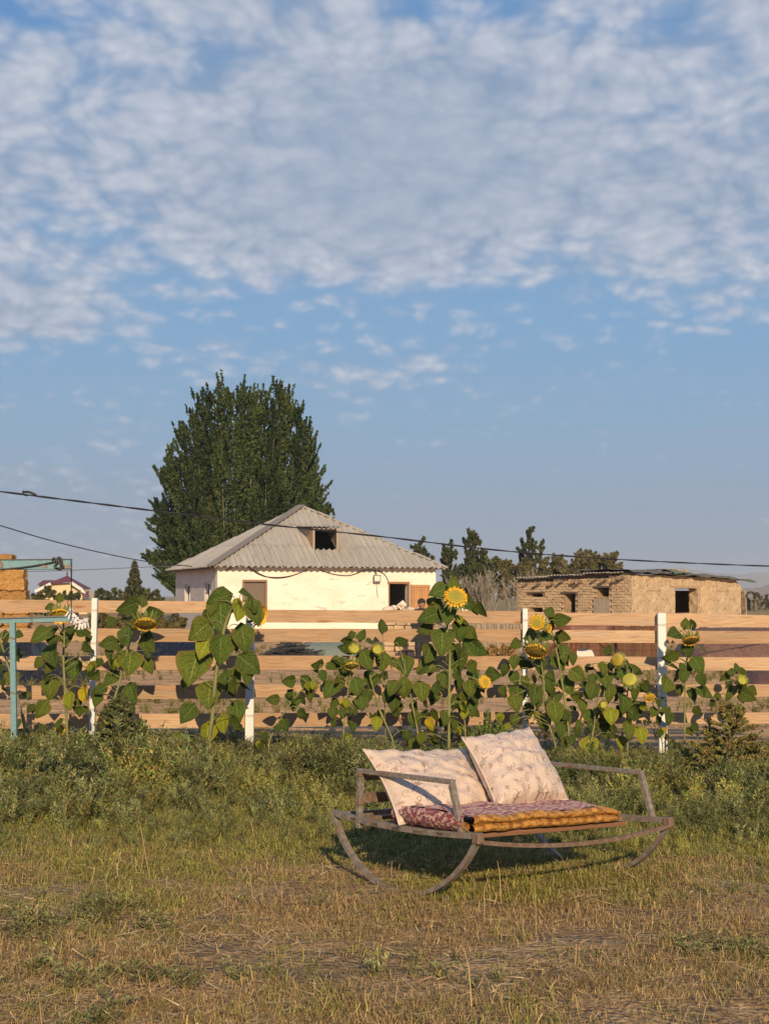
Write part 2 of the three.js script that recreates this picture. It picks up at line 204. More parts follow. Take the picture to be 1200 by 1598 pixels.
// an upright spray of leafy shoots from foot to tip, of radius w
function plume(L, W, foot, tip, w, n, s, r, c0, c1) {
  const bend = V((r() - 0.5) * w, 0, (r() - 0.5) * w), mid = foot.clone().lerp(tip, 0.5).add(bend); const c = new THREE.QuadraticBezierCurve3(foot, mid, tip), tone = r();
  if (W) W.push(tube(c.getPoints(4), (t) => 0.05 * w * (1 - t * 0.9), 4, 4));
  const shoots = Math.ceil(n / 60);
  for (let k = 0; k < shoots; k++) { const t0 = Math.pow(r(), 0.75) * 0.9, base = c.getPoint(t0), a = r() * 6.283, len = lerp(0.10, 0.30, r()) * foot.distanceTo(tip) * (1.1 - t0 * 0.85); const wide = w * Math.pow(Math.sin(Math.PI * Math.min(0.86, 0.16 + t0 * 0.78)), 0.5) * (0.35 + 0.75 * r()); const d = c.getPoint(Math.min(1, t0 + 0.14)).sub(base).normalize(); const out = V(Math.cos(a) * wide, 0, Math.sin(a) * wide);
    const shade = clamp(tone * 0.65 + r() * 0.45 - 0.05);
    for (let i = 0; i < 60; i++) { const q = r(), p = base.clone().addScaledVector(d, len * q).addScaledVector(out, Math.pow(q, 0.55)); const sp = 0.10 * w * (1.2 - q); p.x += (r() + r() - 1) * sp * 2; p.y += (r() - 0.5) * sp * 2.4; p.z += (r() + r() - 1) * sp * 2; const j = 0.75 + 0.5 * r(); L.add(p, s * (0.65 + 0.7 * r()), r, mix3(c0, c1, clamp(shade + (r() - 0.5) * 0.5)).map((x) => x * j)); } }
}
// plumes given by pixels: [tip x, tip y, foot x, foot y, half width in px, leaves]
function plumeTree(name, label, z, spread, list, s, c0, c1, seed, group, cat = 'tree') {
  const r = rng(seed), t = thing(name, label, cat, V(at(list[0][2], 930, z).x, 0, -z), 0, group), L = new Leaves(), W = []; const o = t.position;
  for (const [tx, ty, fx, fy, hw, n] of list) { const dz = (r() - 0.5) * spread; const tip = at(tx, ty, z + dz).sub(o), foot = at(fx, fy, z + dz * 0.5).sub(o); plume(L, W, foot, tip, hw * z / F, n, s, r, c0, c1); }
  const fx = at(list[Math.floor(list.length / 2)][2], 930, z).x - o.x, k = cat === 'tree' ? (list.length > 8 ? 1 : 0.35) : 0.12; obj('trunk', tube([V(fx, -0.1, 0), V(fx, 1.2 * k, 0), V(fx, 2.6 * k, 0)], (q) => 0.35 * k * (1.2 - q * 0.5) * z / 90, 8, 4), barkM, t);
  obj('limbs', W, list.length > 8 ? greyTwigM : barkM, t).userData.kind = 'stuff'; obj('crown', L.geo(), foliageM, t); return t;
}
{
  const r = rng(5), P = [];
  // the fan of upright stems of the big poplar
  const tips = [[232, 866], [237, 808], [243, 775], [252, 728], [262, 690], [278, 655], [298, 626], [312, 606], [326, 597], [350, 584], [374, 588], [398, 598], [414, 593], [432, 590], [452, 598], [468, 622], [484, 652], [490, 690], [500, 720], [506, 752], [512, 790], [516, 820]];
  for (const [x, y] of tips) { P.push([x, y - 9, 385 + (x - 385) * 0.62, 940, 16 + r() * 8, 4200]); }
  for (let k = 0; k < 44; k++) { const i = Math.floor(r() * tips.length), q = 0.35 + 0.6 * r(), x = lerp(388, tips[i][0], q), y = lerp(900, tips[i][1], 0.35 + 0.62 * r()); P.push([x, y, 385 + (x - 385) * 0.7, 942, 13 + r() * 7, 2200]); }
  for (const [x, y] of [[338, 600], [362, 592], [386, 596], [408, 606], [440, 600], [460, 618], [476, 640], [487, 672], [318, 618], [302, 650], [284, 676], [268, 712]]) P.push([x, y - 6, 385 + (x - 385) * 0.62, 940, 19, 3200]);
  P.push([527, 772, 515, 850, 5, 160], [520, 800, 508, 880, 8, 400]);
  plumeTree('poplar_tree', 'huge dark green poplar with a fan of upright branches behind the cream house', 90, 7, P, 0.125, [0.013, 0.026, 0.009], [0.088, 0.122, 0.034], 11);
}
const DG = [0.032, 0.046, 0.019], MG = [0.115, 0.125, 0.050], YG = [0.12, 0.115, 0.05];
plumeTree('poplar_tree', 'slim poplar tip rising behind the right end of the cream house roof', 105, 2, [[655, 833, 655, 925, 13, 1300], [648, 845, 652, 930, 10, 700], [664, 848, 660, 930, 10, 700], [674, 862, 668, 930, 7, 400]], 0.17, DG, MG, 21, 'poplars behind the buildings');
plumeTree('poplar_tree', 'tallest of the green poplars between the cream house and the mud brick building', 100, 3, [[737, 820, 735, 935, 13, 1600], [728, 832, 730, 935, 10, 900], [748, 838, 742, 935, 10, 1000], [757, 852, 748, 935, 10, 900], [740, 870, 738, 940, 18, 1200]], 0.17, DG, MG, 22, 'poplars behind the buildings');
plumeTree('poplar_tree', 'narrow poplar just left of the tallest green poplar', 98, 2, [[702, 838, 702, 935, 12, 1400], [694, 856, 696, 938, 9, 700], [712, 856, 708, 938, 9, 700]], 0.17, DG, MG, 23, 'poplars behind the buildings');
plumeTree('poplar_tree', 'two topped poplar just left of the mud brick building roof', 104, 3, [[824, 820, 822, 930, 12, 1500], [815, 838, 816, 930, 10, 900], [842, 837, 838, 930, 11, 1100], [848, 846, 842, 930, 7, 500], [832, 865, 830, 930, 16, 900]], 0.17, DG, MG, 24, 'poplars behind the buildings');
plumeTree('broadleaf_tree', 'low rounded green tree below the poplars left of the grey bare shrub', 92, 5, [[780, 868, 775, 940, 18, 1200], [765, 862, 760, 940, 18, 1200], [722, 880, 722, 945, 24, 1600], [700, 890, 700, 945, 18, 1200], [750, 885, 745, 945, 20, 1200]], 0.16, DG, MG, 25);
// dry bushy growth that reads as one mass behind the mud brick building
{
  const r = rng(31), L = new Leaves(), W = [];
  for (let k = 0; k < 46; k++) { const px = 785 + r() * 185, z = 84 + r() * 10; const topy = 872 - 12 * Math.sin((px - 785) / 60) + r() * 18 - (px > 905 && px < 958 ? 14 : 0); plume(L, W, at(px + (r() - 0.5) * 8, 936, z), at(px, topy, z), (10 + 7 * r()) * z / F, 900, 0.13, r, [0.07, 0.07, 0.03], [0.19, 0.165, 0.08]); }
  for (let k = 0; k < 16; k++) { const px = 905 + r() * 55, z = 84 + r() * 8; plume(L, W, at(px, 930, z), at(px + (r() - 0.5) * 10, 858 + r() * 14, z), 4 * z / F, 180, 0.11, r, [0.09, 0.075, 0.045], [0.20, 0.165, 0.10]); }
  const t = thing('scrub', 'yellowish scrub of thin dry shoots showing above the mud brick building roof', 'scrub'); t.userData.kind = 'stuff'; obj('stem', W, greyTwigM, t); obj('foliage', L.geo(), foliageM, t);
}
// a branching bare shrub
function bareShrub(label, px, py0, z, w, h, n, seed, m) {
  const r = rng(seed), W = [], t = thing('bare_shrub', label, 'shrub', V(at(px, 930, z).x, 0, -z));
  const grow = (p, d, len, rad, lv) => { const q = p.clone().addScaledVector(d, len); q.x += (r() - 0.5) * len * 0.2; W.push(tube([p, p.clone().lerp(q, 0.5).add(V((r() - 0.5) * len * 0.15, 0, 0)), q], (k) => Math.max(0.011, rad * (1 - 0.4 * k)), 3, 2)); if (lv > 0) for (let k = 0; k < 3; k++) grow(p.clone().lerp(q, 0.45 + 0.55 * r()), d.clone().add(V((r() - 0.5) * 1.1, (r() - 0.3) * 0.6, (r() - 0.5) * 1.1)).normalize(), len * (0.55 + 0.25 * r()), rad * 0.62, lv - 1); };
  for (let k = 0; k < n; k++) { const x = (r() - 0.5) * w; grow(V(x, 0, (r() - 0.5) * w * 0.5), V(x / w * 0.7 + (r() - 0.5) * 0.3, 1, (r() - 0.5) * 0.4).normalize(), h * 0.42, 0.03, 4); }
  obj('branch', W, m, t); return t;
}
bareShrub('grey leafless shrub tangled with twigs left of the mud brick building', 775, 950, 68, 3.0, 2.7, 15, 41, greyTwigM);
// dry trees far right, conifer and bushes far left
{
  const r = rng(51); for (let k = 0; k < 5; k++) { const px = 1166 + k * 10; plumeTree('dry_tree', ['leftmost dry brown tree at the right edge below the hill', 'second dry brown tree from the mud brick building at the right edge', 'middle dry brown tree of the five at the right edge', 'fourth dry brown tree from the mud brick building at the right edge', 'outermost dry brown tree at the right picture edge'][k], 150 + r() * 30, 2, [[px, 918 + r() * 14, px, 966, 6, 500], [px + 4, 925 + r() * 10, px + 2, 966, 5, 300]], 0.17, [0.075, 0.06, 0.035], [0.17, 0.13, 0.075], 60 + k, 'dry trees below the hill'); }
}
{
  const r = rng(71), L = new Leaves(), z = 78, t = thing('conifer_tree', 'small pointed dark conifer left of the big poplar', 'tree', V(at(210, 930, z).x, 0, -z)); const H = 2.55 + 1.0;
  for (let k = 0; k < 5200; k++) { const q = Math.pow(r(), 0.7), y = lerp(H, 0.2, q), rad = 0.08 + 1.0 * q * (0.55 + 0.45 * Math.abs(Math.sin(y * 7))), a = r() * 6.283, e = Math.pow(r(), 0.4) * rad; const c = mix3([0.03, 0.04, 0.02], [0.11, 0.105, 0.05], r()); L.add(V(Math.cos(a) * e, y - e * 0.15, Math.sin(a) * e), 0.10, r, c); }
  obj('trunk', tube([V(0, 0, 0), V(0, H, 0)], (q) => 0.09 * (1.05 - q), 6, 4), barkM, t); obj('crown', L.geo(), foliageM, t);
  const spots = [[60, 928, 84, 14], [78, 922, 84, 18], [100, 930, 86, 16], [118, 926, 86, 14], [158, 922, 95, 12], [178, 925, 95, 14], [196, 922, 90, 14], [226, 925, 82, 16], [243, 928, 80, 14]];
  const names = ['green bush beside the hay stack below the maroon roof', 'rounder green bush in front of the cream gable', 'green bush in front of the middle of the cream gable', 'green bush at the right foot of the cream gable', 'low bush just right of the white fence post', 'low bush midway between the white fence post and the conifer', 'bush at the left foot of the small conifer', 'bush at the right foot of the small conifer', 'dark bush at the foot of the big poplar'];
  spots.forEach(([px, py, bz, hw], k) => plumeTree('bush', names[k], bz, 2, [[px - hw * 0.5, py - 3, px - hw * 0.3, 962, hw * 0.6, 500], [px, py - 8, px, 962, hw * 0.6, 500], [px + hw * 0.5, py - 2, px + hw * 0.3, 962, hw * 0.6, 500]], 0.14, [0.035, 0.05, 0.02], [0.12, 0.12, 0.05], 80 + k, 'bushes behind the fence on the left', 'bush'));
}
// dry herbs in the gap under the top board on the left
{
  const r = rng(91), L = new Leaves(); for (let k = 0; k < 60; k++) { const px = 140 + r() * 150, z = 46 + r() * 8; plume(L, null, at(px, 992, z), at(px + (r() - 0.5) * 8, 955 + r() * 12, z), 8 * z / F, 240, 0.07, r, [0.06, 0.06, 0.025], [0.20, 0.15, 0.06]); }
  tag(obj('undergrowth', L.geo(), foliageM), 'brownish undergrowth seen through the fence left of the cream house', 'undergrowth', null, 'stuff');
}

// ---------------------------------------------------------------- the cream house
const darkM = mat([0.02, 0.018, 0.016]);
{
  const TH = 20 * Math.PI / 180, o = V(-260 * 65 / F, 0, -65), L = 10.83, W = 9.45, HE = 2.95, YE = 2.9, YT = 6.1, OV = 0.45;
  const T = thing('house', 'cream plastered house with a grey corrugated hip roof and a dark roof hatch', 'house', o, TH);
  const c = Math.cos(TH), s = Math.sin(TH);
  const hx = (px) => { const k = (px - CX) / F; return (65 * k - o.x) / (c - k * s); }, hy = (px, py) => EYE + (930 - py) / F * (65 + hx(px) * s);
  // front wall with a doorway and a boarded window
  const dx0 = hx(607), dx1 = hx(636), dyT = hy(620, 911), wx0 = hx(380), wx1 = hx(416), wyT = hy(398, 907), wyB = hy(398, 957);
  const rect = (x0, y0, x1, y1) => { const p = new THREE.Path(); p.moveTo(x0, y0); p.lineTo(x1, y0); p.lineTo(x1, y1); p.lineTo(x0, y1); p.closePath(); return p; };
  const wall = (x0, x1, h, holes, th) => { const sh = new THREE.Shape(); sh.moveTo(x0, -0.3); sh.lineTo(x1, -0.3); sh.lineTo(x1, h); sh.lineTo(x0, h); sh.closePath(); for (const q of holes) sh.holes.push(rect(...q)); const g = new THREE.ExtrudeGeometry(sh, { depth: th, bevelEnabled: false }); g.computeVertexNormals(); metricUV(g); return g; };
  obj('front_wall', wall(0, L, HE, [[dx0, 0.05, dx1, dyT], [wx0, wyB, wx1, wyT]], 0.35).translate(0, 0, -0.35), plasterM, T);
  // side walls: left one grey
  const toLeft = (g) => g.rotateY(-Math.PI / 2).translate(0, 0, -W);   // local x along the wall, 0 at the far end
  const lw = (px) => { const k = (px - CX) / F; return (o.x - 65 * k) / (s + k * c) * 1; };   // distance back along the left wall
  const ly = (px, py) => EYE + (930 - py) / F * (65 + lw(px) * c);
  const wins = [[lw(298), lw(289)], [lw(330), lw(320)]].map(([a, b]) => [Math.min(a, b), Math.max(a, b)]);
  const lwin = wins.map(([a, b], i) => [W - b, i ? ly(325, 952) : ly(294, 952), W - a, i ? ly(325, 909) : ly(294, 912)]);
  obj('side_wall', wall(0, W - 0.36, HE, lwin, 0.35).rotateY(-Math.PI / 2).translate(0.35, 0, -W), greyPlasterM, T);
  obj('side_wall', box(0.35, HE + 0.3, W - 0.36, L - 0.175, HE / 2 - 0.15, -W / 2 - 0.18), plasterM, T);
  obj('back_wall', box(L - 0.72, HE + 0.3, 0.35, L / 2, HE / 2 - 0.15, -W + 0.175), plasterM, T);
  obj('ceiling', box(L - 0.75, 0.08, W - 0.75, L / 2, HE - 0.12, -W / 2), darkWoodM, T);
  obj('floor', box(L - 0.75, 0.06, W - 0.75, L / 2, 0.0, -W / 2), mat([0.12, 0.09, 0.07]), T);
  lwin.forEach(([a, y0, b, y1]) => { const zc = -W + (a + b) / 2, w = b - a, wn = obj('window', [box(0.05, y1 - y0, w, 0.2, (y0 + y1) / 2, zc)], mat([0.045, 0.05, 0.06], { roughness: 0.25 }), T); obj('window_frame', [box(0.07, 0.07, w, 0.13, y1 - 0.04, zc), box(0.07, y1 - y0 - 0.08, 0.07, 0.13, (y0 + y1) / 2 - 0.04, zc - w / 2 + 0.04), box(0.07, y1 - y0 - 0.08, 0.07, 0.13, (y0 + y1) / 2 - 0.04, zc + w / 2 - 0.04), box(0.07, y1 - y0 - 0.08, 0.06, 0.13, (y0 + y1) / 2 - 0.04, zc)], mat([0.62, 0.6, 0.57]), wn); });
  // the boarded window
  const bw = wx1 - wx0, bh = wyT - wyB, bwin = obj('boarded_window', box(bw, bh, 0.04, (wx0 + wx1) / 2, (wyT + wyB) / 2, -0.12), mat([0.17, 0.13, 0.10], { bumpMap: woodB, bumpScale: 0.01 }), T);
  obj('window_frame', [box(bw + 0.06, 0.10, 0.07, (wx0 + wx1) / 2, wyT + 0.02, 0.0), box(0.09, bh, 0.07, wx0, (wyT + wyB) / 2, 0.0), box(0.09, bh, 0.07, wx1, (wyT + wyB) / 2, 0)], mat([0.26, 0.17, 0.11]), bwin);
  // doorway with its open door
  const fr = mat([0.30, 0.17, 0.09]); obj('door_frame', [box(dx1 - dx0 + 0.16, 0.10, 0.14, (dx0 + dx1) / 2, dyT + 0.05, 0.0), box(0.10, dyT, 0.14, dx1 + 0.05, dyT / 2, 0), box(0.05, dyT, 0.10, dx0 - 0.01, dyT / 2, 0.0)], fr, T);
  const dr = obj('door', box(hx(669) - dx1 - 0.18, dyT - 0.12, 0.03, (hx(669) + dx1 + 0.1) / 2, dyT / 2, 0.10), mat([0.5, 0.4, 0.3], { map: woodT }), T); { const a = dx1 + 0.13, b = hx(669), n = 7, w = (b - a) / n; for (let k = 0; k < n; k++) obj('plank', box(w - 0.012, dyT - 0.1, 0.03, a + (k + 0.5) * w, dyT / 2, 0.135), mat([0.92 + 0.08 * ((k * 7) % 3 - 1), 0.72 + 0.06 * ((k * 7) % 3 - 1), 0.5], { map: woodT }), dr); obj('rail', [box(b - a, 0.10, 0.025, (a + b) / 2, dyT - 0.12, 0.165), box(0.09, dyT - 0.3, 0.022, a + 0.05, dyT / 2 - 0.08, 0.165), box(0.09, dyT - 0.3, 0.022, b - 0.05, dyT / 2 - 0.08, 0.165)], mat([0.85, 0.66, 0.45], { map: woodT }), dr); }
  // the lamp and the wires under the eaves
  const lx = hx(586), lyy = hy(586, 903); const lamp = obj('wall_lamp', [box(0.36, 0.34, 0.05, lx, lyy, 0.22), bar(V(lx - 0.02, lyy + 0.2, 0.2), V(lx - 0.05, lyy + 0.42, 0.02), 0.04, 0.04)], mat([0.12, 0.11, 0.10]), T); obj('lamp_glass', box(0.28, 0.26, 0.02, lx, lyy, 0.25), mat([0.75, 0.72, 0.65], { roughness: 0.3 }), lamp);
  const wire = (pts, r = 0.016) => tube(pts.map(([px, py]) => V(hx(px), hy(px, py), 0.05)), r, 5, 16);
  obj('wire', wire([[352, 890], [372, 884], [385, 884]]), darkM, T); obj('wire', wire([[385, 884], [408, 898], [432, 901], [456, 898], [480, 889]]), darkM, T); obj('wire', wire([[388, 886], [420, 901], [446, 901], [478, 890]], 0.012), darkM, T);
  obj('wire', wire([[498, 889], [520, 896], [545, 898], [570, 890], [582, 890]]), darkM, T); obj('wire', wire([[588, 890], [600, 897], [607, 911]]), darkM, T); obj('wire', wire([[587, 912], [588, 925], [589, 933]], 0.010), darkM, T);
  // the roof: four faces to one peak; the two in view of single corrugated sheets
  const apex = V(L / 2, YT, -W / 2), corners = [V(-OV, YE, OV), V(L + OV, YE, OV), V(L + OV, YE, -W - OV), V(-OV, YE, -W - OV)];
  const r = rng(140);
  const hatch = { a: hx(487) + 0.36, b: hx(524) + 0.36 };
  const hyB = hy(506, 858) - 0.02, hyT = 4.86;
  const face = (A, B, cols, rows, name, hole) => { const Lb = A.distanceTo(B), e = B.clone().sub(A).normalize(), M = A.clone().lerp(B, 0.5), up = apex.clone().sub(M), n = e.clone().cross(up).normalize(); if (n.y < 0) n.negate(); const mid = apex.clone().sub(A).dot(e) / Lb;
    for (let j = 0; j < rows; j++) for (let i = 0; i < cols; i++) { const t0 = j / rows, t1 = (j + 1.0) / rows + (j < rows - 1 ? 0.025 : 0), s0 = i / cols, s1 = (i + 1) / cols + 0.003; const lo = mid * t0, hi = 1 - (1 - mid) * t0; if (s1 <= lo || s0 >= hi) continue; const lift = 0.012 + r() * 0.018, sag = (r() - 0.5) * 0.02, nn = Math.round((s1 - s0) * Lb / 0.036), pos = [], uv = [], idx = []; const m = hole ? 14 : 4;
      for (let q = 0; q <= m; q++) for (let k = 0; k <= nn; k++) { const t = lerp(t0, t1, q / m); const ss = clamp(lerp(s0, s1, k / nn), mid * t + 0.0005, 1 - (1 - mid) * t - 0.0005); const p = A.clone().addScaledVector(e, ss * Lb).addScaledVector(up, t).addScaledVector(e, (0.5 - mid) * 0); const x = ss * Lb; const wob = 0.046 * Math.sin(x * Math.PI * 2 / 0.29) + lift * (1 - q / m) * 0.8 + 0.4 * sag * Math.sin(q / m * 3.14) + 0.035; const P = A.clone().addScaledVector(e, ss * Lb); P.addScaledVector(V(apex.x, apex.y, apex.z).sub(A.clone().addScaledVector(e, mid * Lb)), t).addScaledVector(n, wob); if (q === 0) P.addScaledVector(up.clone().normalize(), -0.05 * r() * 0); pos.push(P.x, P.y, P.z); uv.push(x + i * 0.37, t * 5 + j * 0.71); }
      const bottoms = (ss) => ss;
      for (let q = 0; q < m; q++) for (let k = 0; k < nn; k++) { const a = q * (nn + 1) + k, b = a + nn + 1; if (hole) { const cx = A.x + clamp(lerp(s0, s1, (k + 0.5) / nn)) * Lb, cy = YE + (YT - YE) * lerp(t0, t1, (q + 0.5) / m); if (cx > hole[0] && cx < hole[1] && cy > hole[2] && cy < hole[3]) continue; } idx.push(a, a + 1, b, a + 1, b + 1, b); }
      const g = new THREE.BufferGeometry(); g.setAttribute('position', new THREE.Float32BufferAttribute(pos, 3)); g.setAttribute('uv', new THREE.Float32BufferAttribute(uv, 2)); g.setIndex(idx); g.computeVertexNormals(); obj(name, g, slateMats[Math.floor(r() * 3)], T); } };
  face(corners[0], corners[1], 11, 3, 'roof_sheet', [hatch.a + 0.02, hatch.b - 0.02, hyB, hyT]);
  face(corners[3], corners[0], 9, 3, 'roof_sheet');
  const plain = (A, B) => { const g = new THREE.BufferGeometry(); g.setAttribute('position', new THREE.Float32BufferAttribute([A.x, A.y, A.z, B.x, B.y, B.z, apex.x, apex.y, apex.z], 3)); g.computeVertexNormals(); return metricUV(g); };
  obj('roof_face', plain(corners[1], corners[2]), slateMats[0], T); obj('roof_face', plain(corners[2], corners[3]), slateMats[1], T);
  const up = V(0, 1, 0), hip = (A, B, w, h, dy) => bar(A.clone().add(V(0, dy, 0)), B.clone().add(V(0, dy, 0)), w, h, up);
  obj('hip_cap', hip(corners[0], apex, 0.42, 0.05, 0.10), capM, T);
  { const n = 9; for (let k = 0; k < n; k++) { const a = corners[1].clone().lerp(apex, k / n), b = corners[1].clone().lerp(apex, (k + 0.93) / n); obj('hip_cap', hip(a, b, 0.22, 0.07, 0.08 + (k % 2) * 0.03), slateMats[k % 3], T); } }
  obj('fascia', [bar(V(-OV + 0.12, YE - 0.03, OV - 0.2), V(-OV + 0.12, YE - 0.03, -W - OV + 0.1), 0.03, 0.09)], darkWoodM, T);
  { const R = []; for (let k = 0; k < 16; k++) { const x = 0.3 + k * 0.68; R.push(box(0.06, 0.09, OV + 0.2, x, HE + 0.02, OV / 2 - 0.1)); } obj('rafter', R, darkWoodM, T).userData.kind = 'stuff'; }
  // the hatch: a small dormer with an open front
  const slope = (YT - YE) / (W / 2 + OV), zAt = (y) => OV - (y - YE) / slope, hz = zAt(hyB) + 0.06, ha = hatch.a, hb = hatch.b; const dm = obj('dormer', [box(0.08, hyT - hyB, 0.08, ha, (hyT + hyB) / 2, hz), box(0.08, hyT - hyB, 0.08, hb, (hyT + hyB) / 2, hz), box(hb - ha, 0.06, 0.06, (ha + hb) / 2, hyT - 0.03, hz)], mat([0.36, 0.29, 0.22]), T);
  const cheek = (x) => { const sh = new THREE.Shape(); sh.moveTo(-hz, hyB + 0.02); sh.lineTo(-hz, hyT); sh.lineTo(-zAt(hyT), hyT); sh.closePath(); const g = new THREE.ExtrudeGeometry(sh, { depth: 0.03, bevelEnabled: false }); g.rotateY(Math.PI / 2); g.computeVertexNormals(); return metricUV(g).translate(x, 0, 0); };
  obj('cheek', cheek(ha - 0.06), mat([0.34, 0.26, 0.19], { map: greyWoodT, color: lin(1.7, 1.6, 1.5) }), dm); obj('cheek', cheek(hb + 0.03), greyWoodM, dm);
  obj('dormer_roof', sheet((u, v) => V(lerp(ha - 0.30, hb + 0.14, u), hyT + 0.05 + 0.03 * Math.sin(u * 44) + v * 0.12, lerp(hz + 0.22, zAt(hyT) - 0.35, v)), 60, 2, (u, v) => [u * 2, v * 2]), slateMats[2], dm);
  obj('attic_wall', [box(hb - ha + 2.4, 2.0, 0.05, (ha + hb) / 2, 3.9, -W / 2 - 0.6)], darkWoodM, T);
}

// ---------------------------------------------------------------- mud brick building
{
  const PH = Math.atan2(0.66, 0.75), T = thing('mud_brick_building', 'low mud brick building with a patched flat roof and empty window holes', 'building', V(385 * 48 / F, 0, -48), PH), c = Math.cos(PH), s = Math.sin(PH), o = T.position;
  const rx = (px) => { const k = (px - CX) / F; return (48 * k - o.x) / (c - k * s); }, ry = (px, py) => EYE + (930 - py) / F * (48 + rx(px) * s);      // right wall
  const lx = (px) => { const k = (px - CX) / F; return (o.x - 48 * k) / (s + k * c); }, ly = (px, py) => EYE + (930 - py) / F * (48 + lx(px) * c);   // left wall: distance back
  const LW = lx(807), RW = rx(1163), H0 = 2.34;
  const shape = (pts, holes, th) => { const sh = new THREE.Shape(pts.map((p) => new THREE.Vector2(...p))); for (const q of holes) sh.holes.push(new THREE.Path(q.map((p) => new THREE.Vector2(...p)))); const g = new THREE.ExtrudeGeometry(sh, { depth: th, bevelEnabled: false }); g.computeVertexNormals(); return metricUV(g); };
  const r = rng(210), jag = (pts, k) => { const out = []; pts.forEach((p, i) => { const q = pts[(i + 1) % pts.length], n = Math.max(1, Math.round(Math.hypot(q[0] - p[0], q[1] - p[1]) / 0.14)); for (let j = 0; j < n; j++) out.push([lerp(p[0], q[0], j / n) + (r() - 0.5) * k, lerp(p[1], q[1], j / n) + (r() - 0.5) * k]); }); return out; };
  // right wall, mud plastered, one window hole; its top edge crumbles down at the right end
  const wy0 = ry(1070, 957), wy1 = ry(1070, 918), wa = rx(1052), wb = rx(1088);
  const top = []; for (let k = 0; k <= 26; k++) { const x = RW * (1 - k / 26), e = x > RW - 0.9 ? Math.pow((x - RW + 0.9) / 0.9, 2) * 0.75 : 0; top.push([x, lerp(H0, ry(1140, 903), x / RW) - e + (r() - 0.5) * 0.06]); }
  obj('front_wall', shape([[0, -0.2], [RW, -0.2], ...top], [jag([[wa, wy0], [wa, wy1], [wb, wy1], [wb, wy0]], 0.035)], 0.4).translate(0, 0, -0.4), adobeM, T);
  obj('lintel', box(wb - wa + 0.5, 0.08, 0.3, (wa + wb) / 2 - 0.05, wy1 + 0.045, -0.14), mat([0.40, 0.28, 0.17], { bumpMap: adobeB, bumpScale: 0.02 }), T);
  obj('patch', sheet((u, v) => { const x = rx(1090) + u * (rx(1112) - rx(1090)), y = 0.2 + v * (wy1 - 0.1); return V(x, y, 0.02 + 0.02 * noise(u * 3, v * 9)); }, 6, 20, (u, v) => [u * 0.9, v * 2]), brickMats[2], T);
  // left wall: coursed bricks on a core, window holes left out
  const hole = (px0, py0, px1, py1) => [lx(px1), Math.min(ly(px0, py1), ly(px1, py1)), lx(px0), ly((px0 + px1) / 2, py0)];
  const holes = [hole(828, 926, 846, 932), hole(881, 926, 896, 956), hole(931, 917, 948, 931), hole(829, 947, 845, 962)];
  const eave = (b) => lerp(H0 - 0.02, ly(807, 908), b / LW);
  obj('core_wall', shape([[0.02, -0.2], [LW, -0.2], [LW, eave(LW) - 0.05], [0.02, eave(0) - 0.05]], holes.map(([a, y0, b, y1]) => jag([[a, y0], [a, y1], [b, y1], [b, y0]], 0.04)), 0.34).rotateY(Math.PI / 2).translate(0.03, 0, 0), mortarM, T);
  const bg = [0, 1, 2, 3].map((k) => { const g = new RoundedBoxGeometry(0.06, 0.083, 0.205, 1, 0.016); const p = g.attributes.position, n = rng(300 + k); for (let i = 0; i < p.count; i++) { const q = 0.02 * noise(p.getX(i) * 30 + k * 5, p.getY(i) * 25 + p.getZ(i) * 18); p.setXYZ(i, p.getX(i) + q, p.getY(i) + q * 0.5, p.getZ(i) - q * 0.6); } g.computeVertexNormals(); return metricUV(g); });
  const low = [];
  for (let row = 0; row < 25; row++) { const y = 0.1 + row * 0.094; for (let k = -1; k < 27; k++) { const b = 0.12 + k * 0.219 + (row % 2) * 0.11 + (r() - 0.5) * 0.02; if (b < 0.12 || b > LW - 0.1 || y > eave(b) - 0.02) continue; let skip = false; for (const [a, y0, e, y1] of holes) if (b > a - 0.10 && b < e + 0.10 && y > y0 - 0.02 && y < y1 + 0.02) skip = true; if (skip) continue; const patch = b > lx(950) && b < lx(926) && y < ly(940, 932); if (patch && y > 0.9) continue;
      const dx = 0.006 + (r() - 0.5) * 0.022, turn = (r() - 0.5) * 0.08; if (y < 1.02) { low.push(bg[k & 3].clone().rotateX(turn).translate(dx, y, -b)); continue; }
      const m = obj('brick', bg[Math.floor(r() * 4)], brickMats[Math.floor(r() * 4)], T); m.position.set(dx, y + (r() - 0.5) * 0.012, -b); m.rotation.x = turn; m.rotation.y = (r() - 0.5) * 0.08; m.scale.z = 0.92 + r() * 0.12; } }
  obj('brick', low, brickMats[1], T).userData.kind = 'stuff';
  obj('patch', box(0.05, ly(940, 935) - 0.85, lx(926) - lx(951), -0.0, (ly(940, 935) + 0.85) / 2, -(lx(926) + lx(951)) / 2), mat([0.33, 0.27, 0.215], { bumpMap: adobeB, bumpScale: 0.03 }), T);
  holes.slice(0, 3).forEach(([a, y0, b, y1]) => obj('lintel', box(0.16, 0.06, b - a + 0.3, 0.02, y1 + 0.03, -(a + b) / 2), darkWoodM, T));
  obj('back_wall', box(RW, 2.2, 0.3, RW / 2, 1.0, -LW + 0.1), mortarM, T); obj('side_wall', box(0.3, 1.9, LW, RW - 0.2, 0.85, -LW / 2), mortarM, T);
  obj('ceiling', box(RW - 0.1, 0.05, LW - 0.1, RW / 2, H0 - 0.14, -LW / 2), darkWoodM, T);
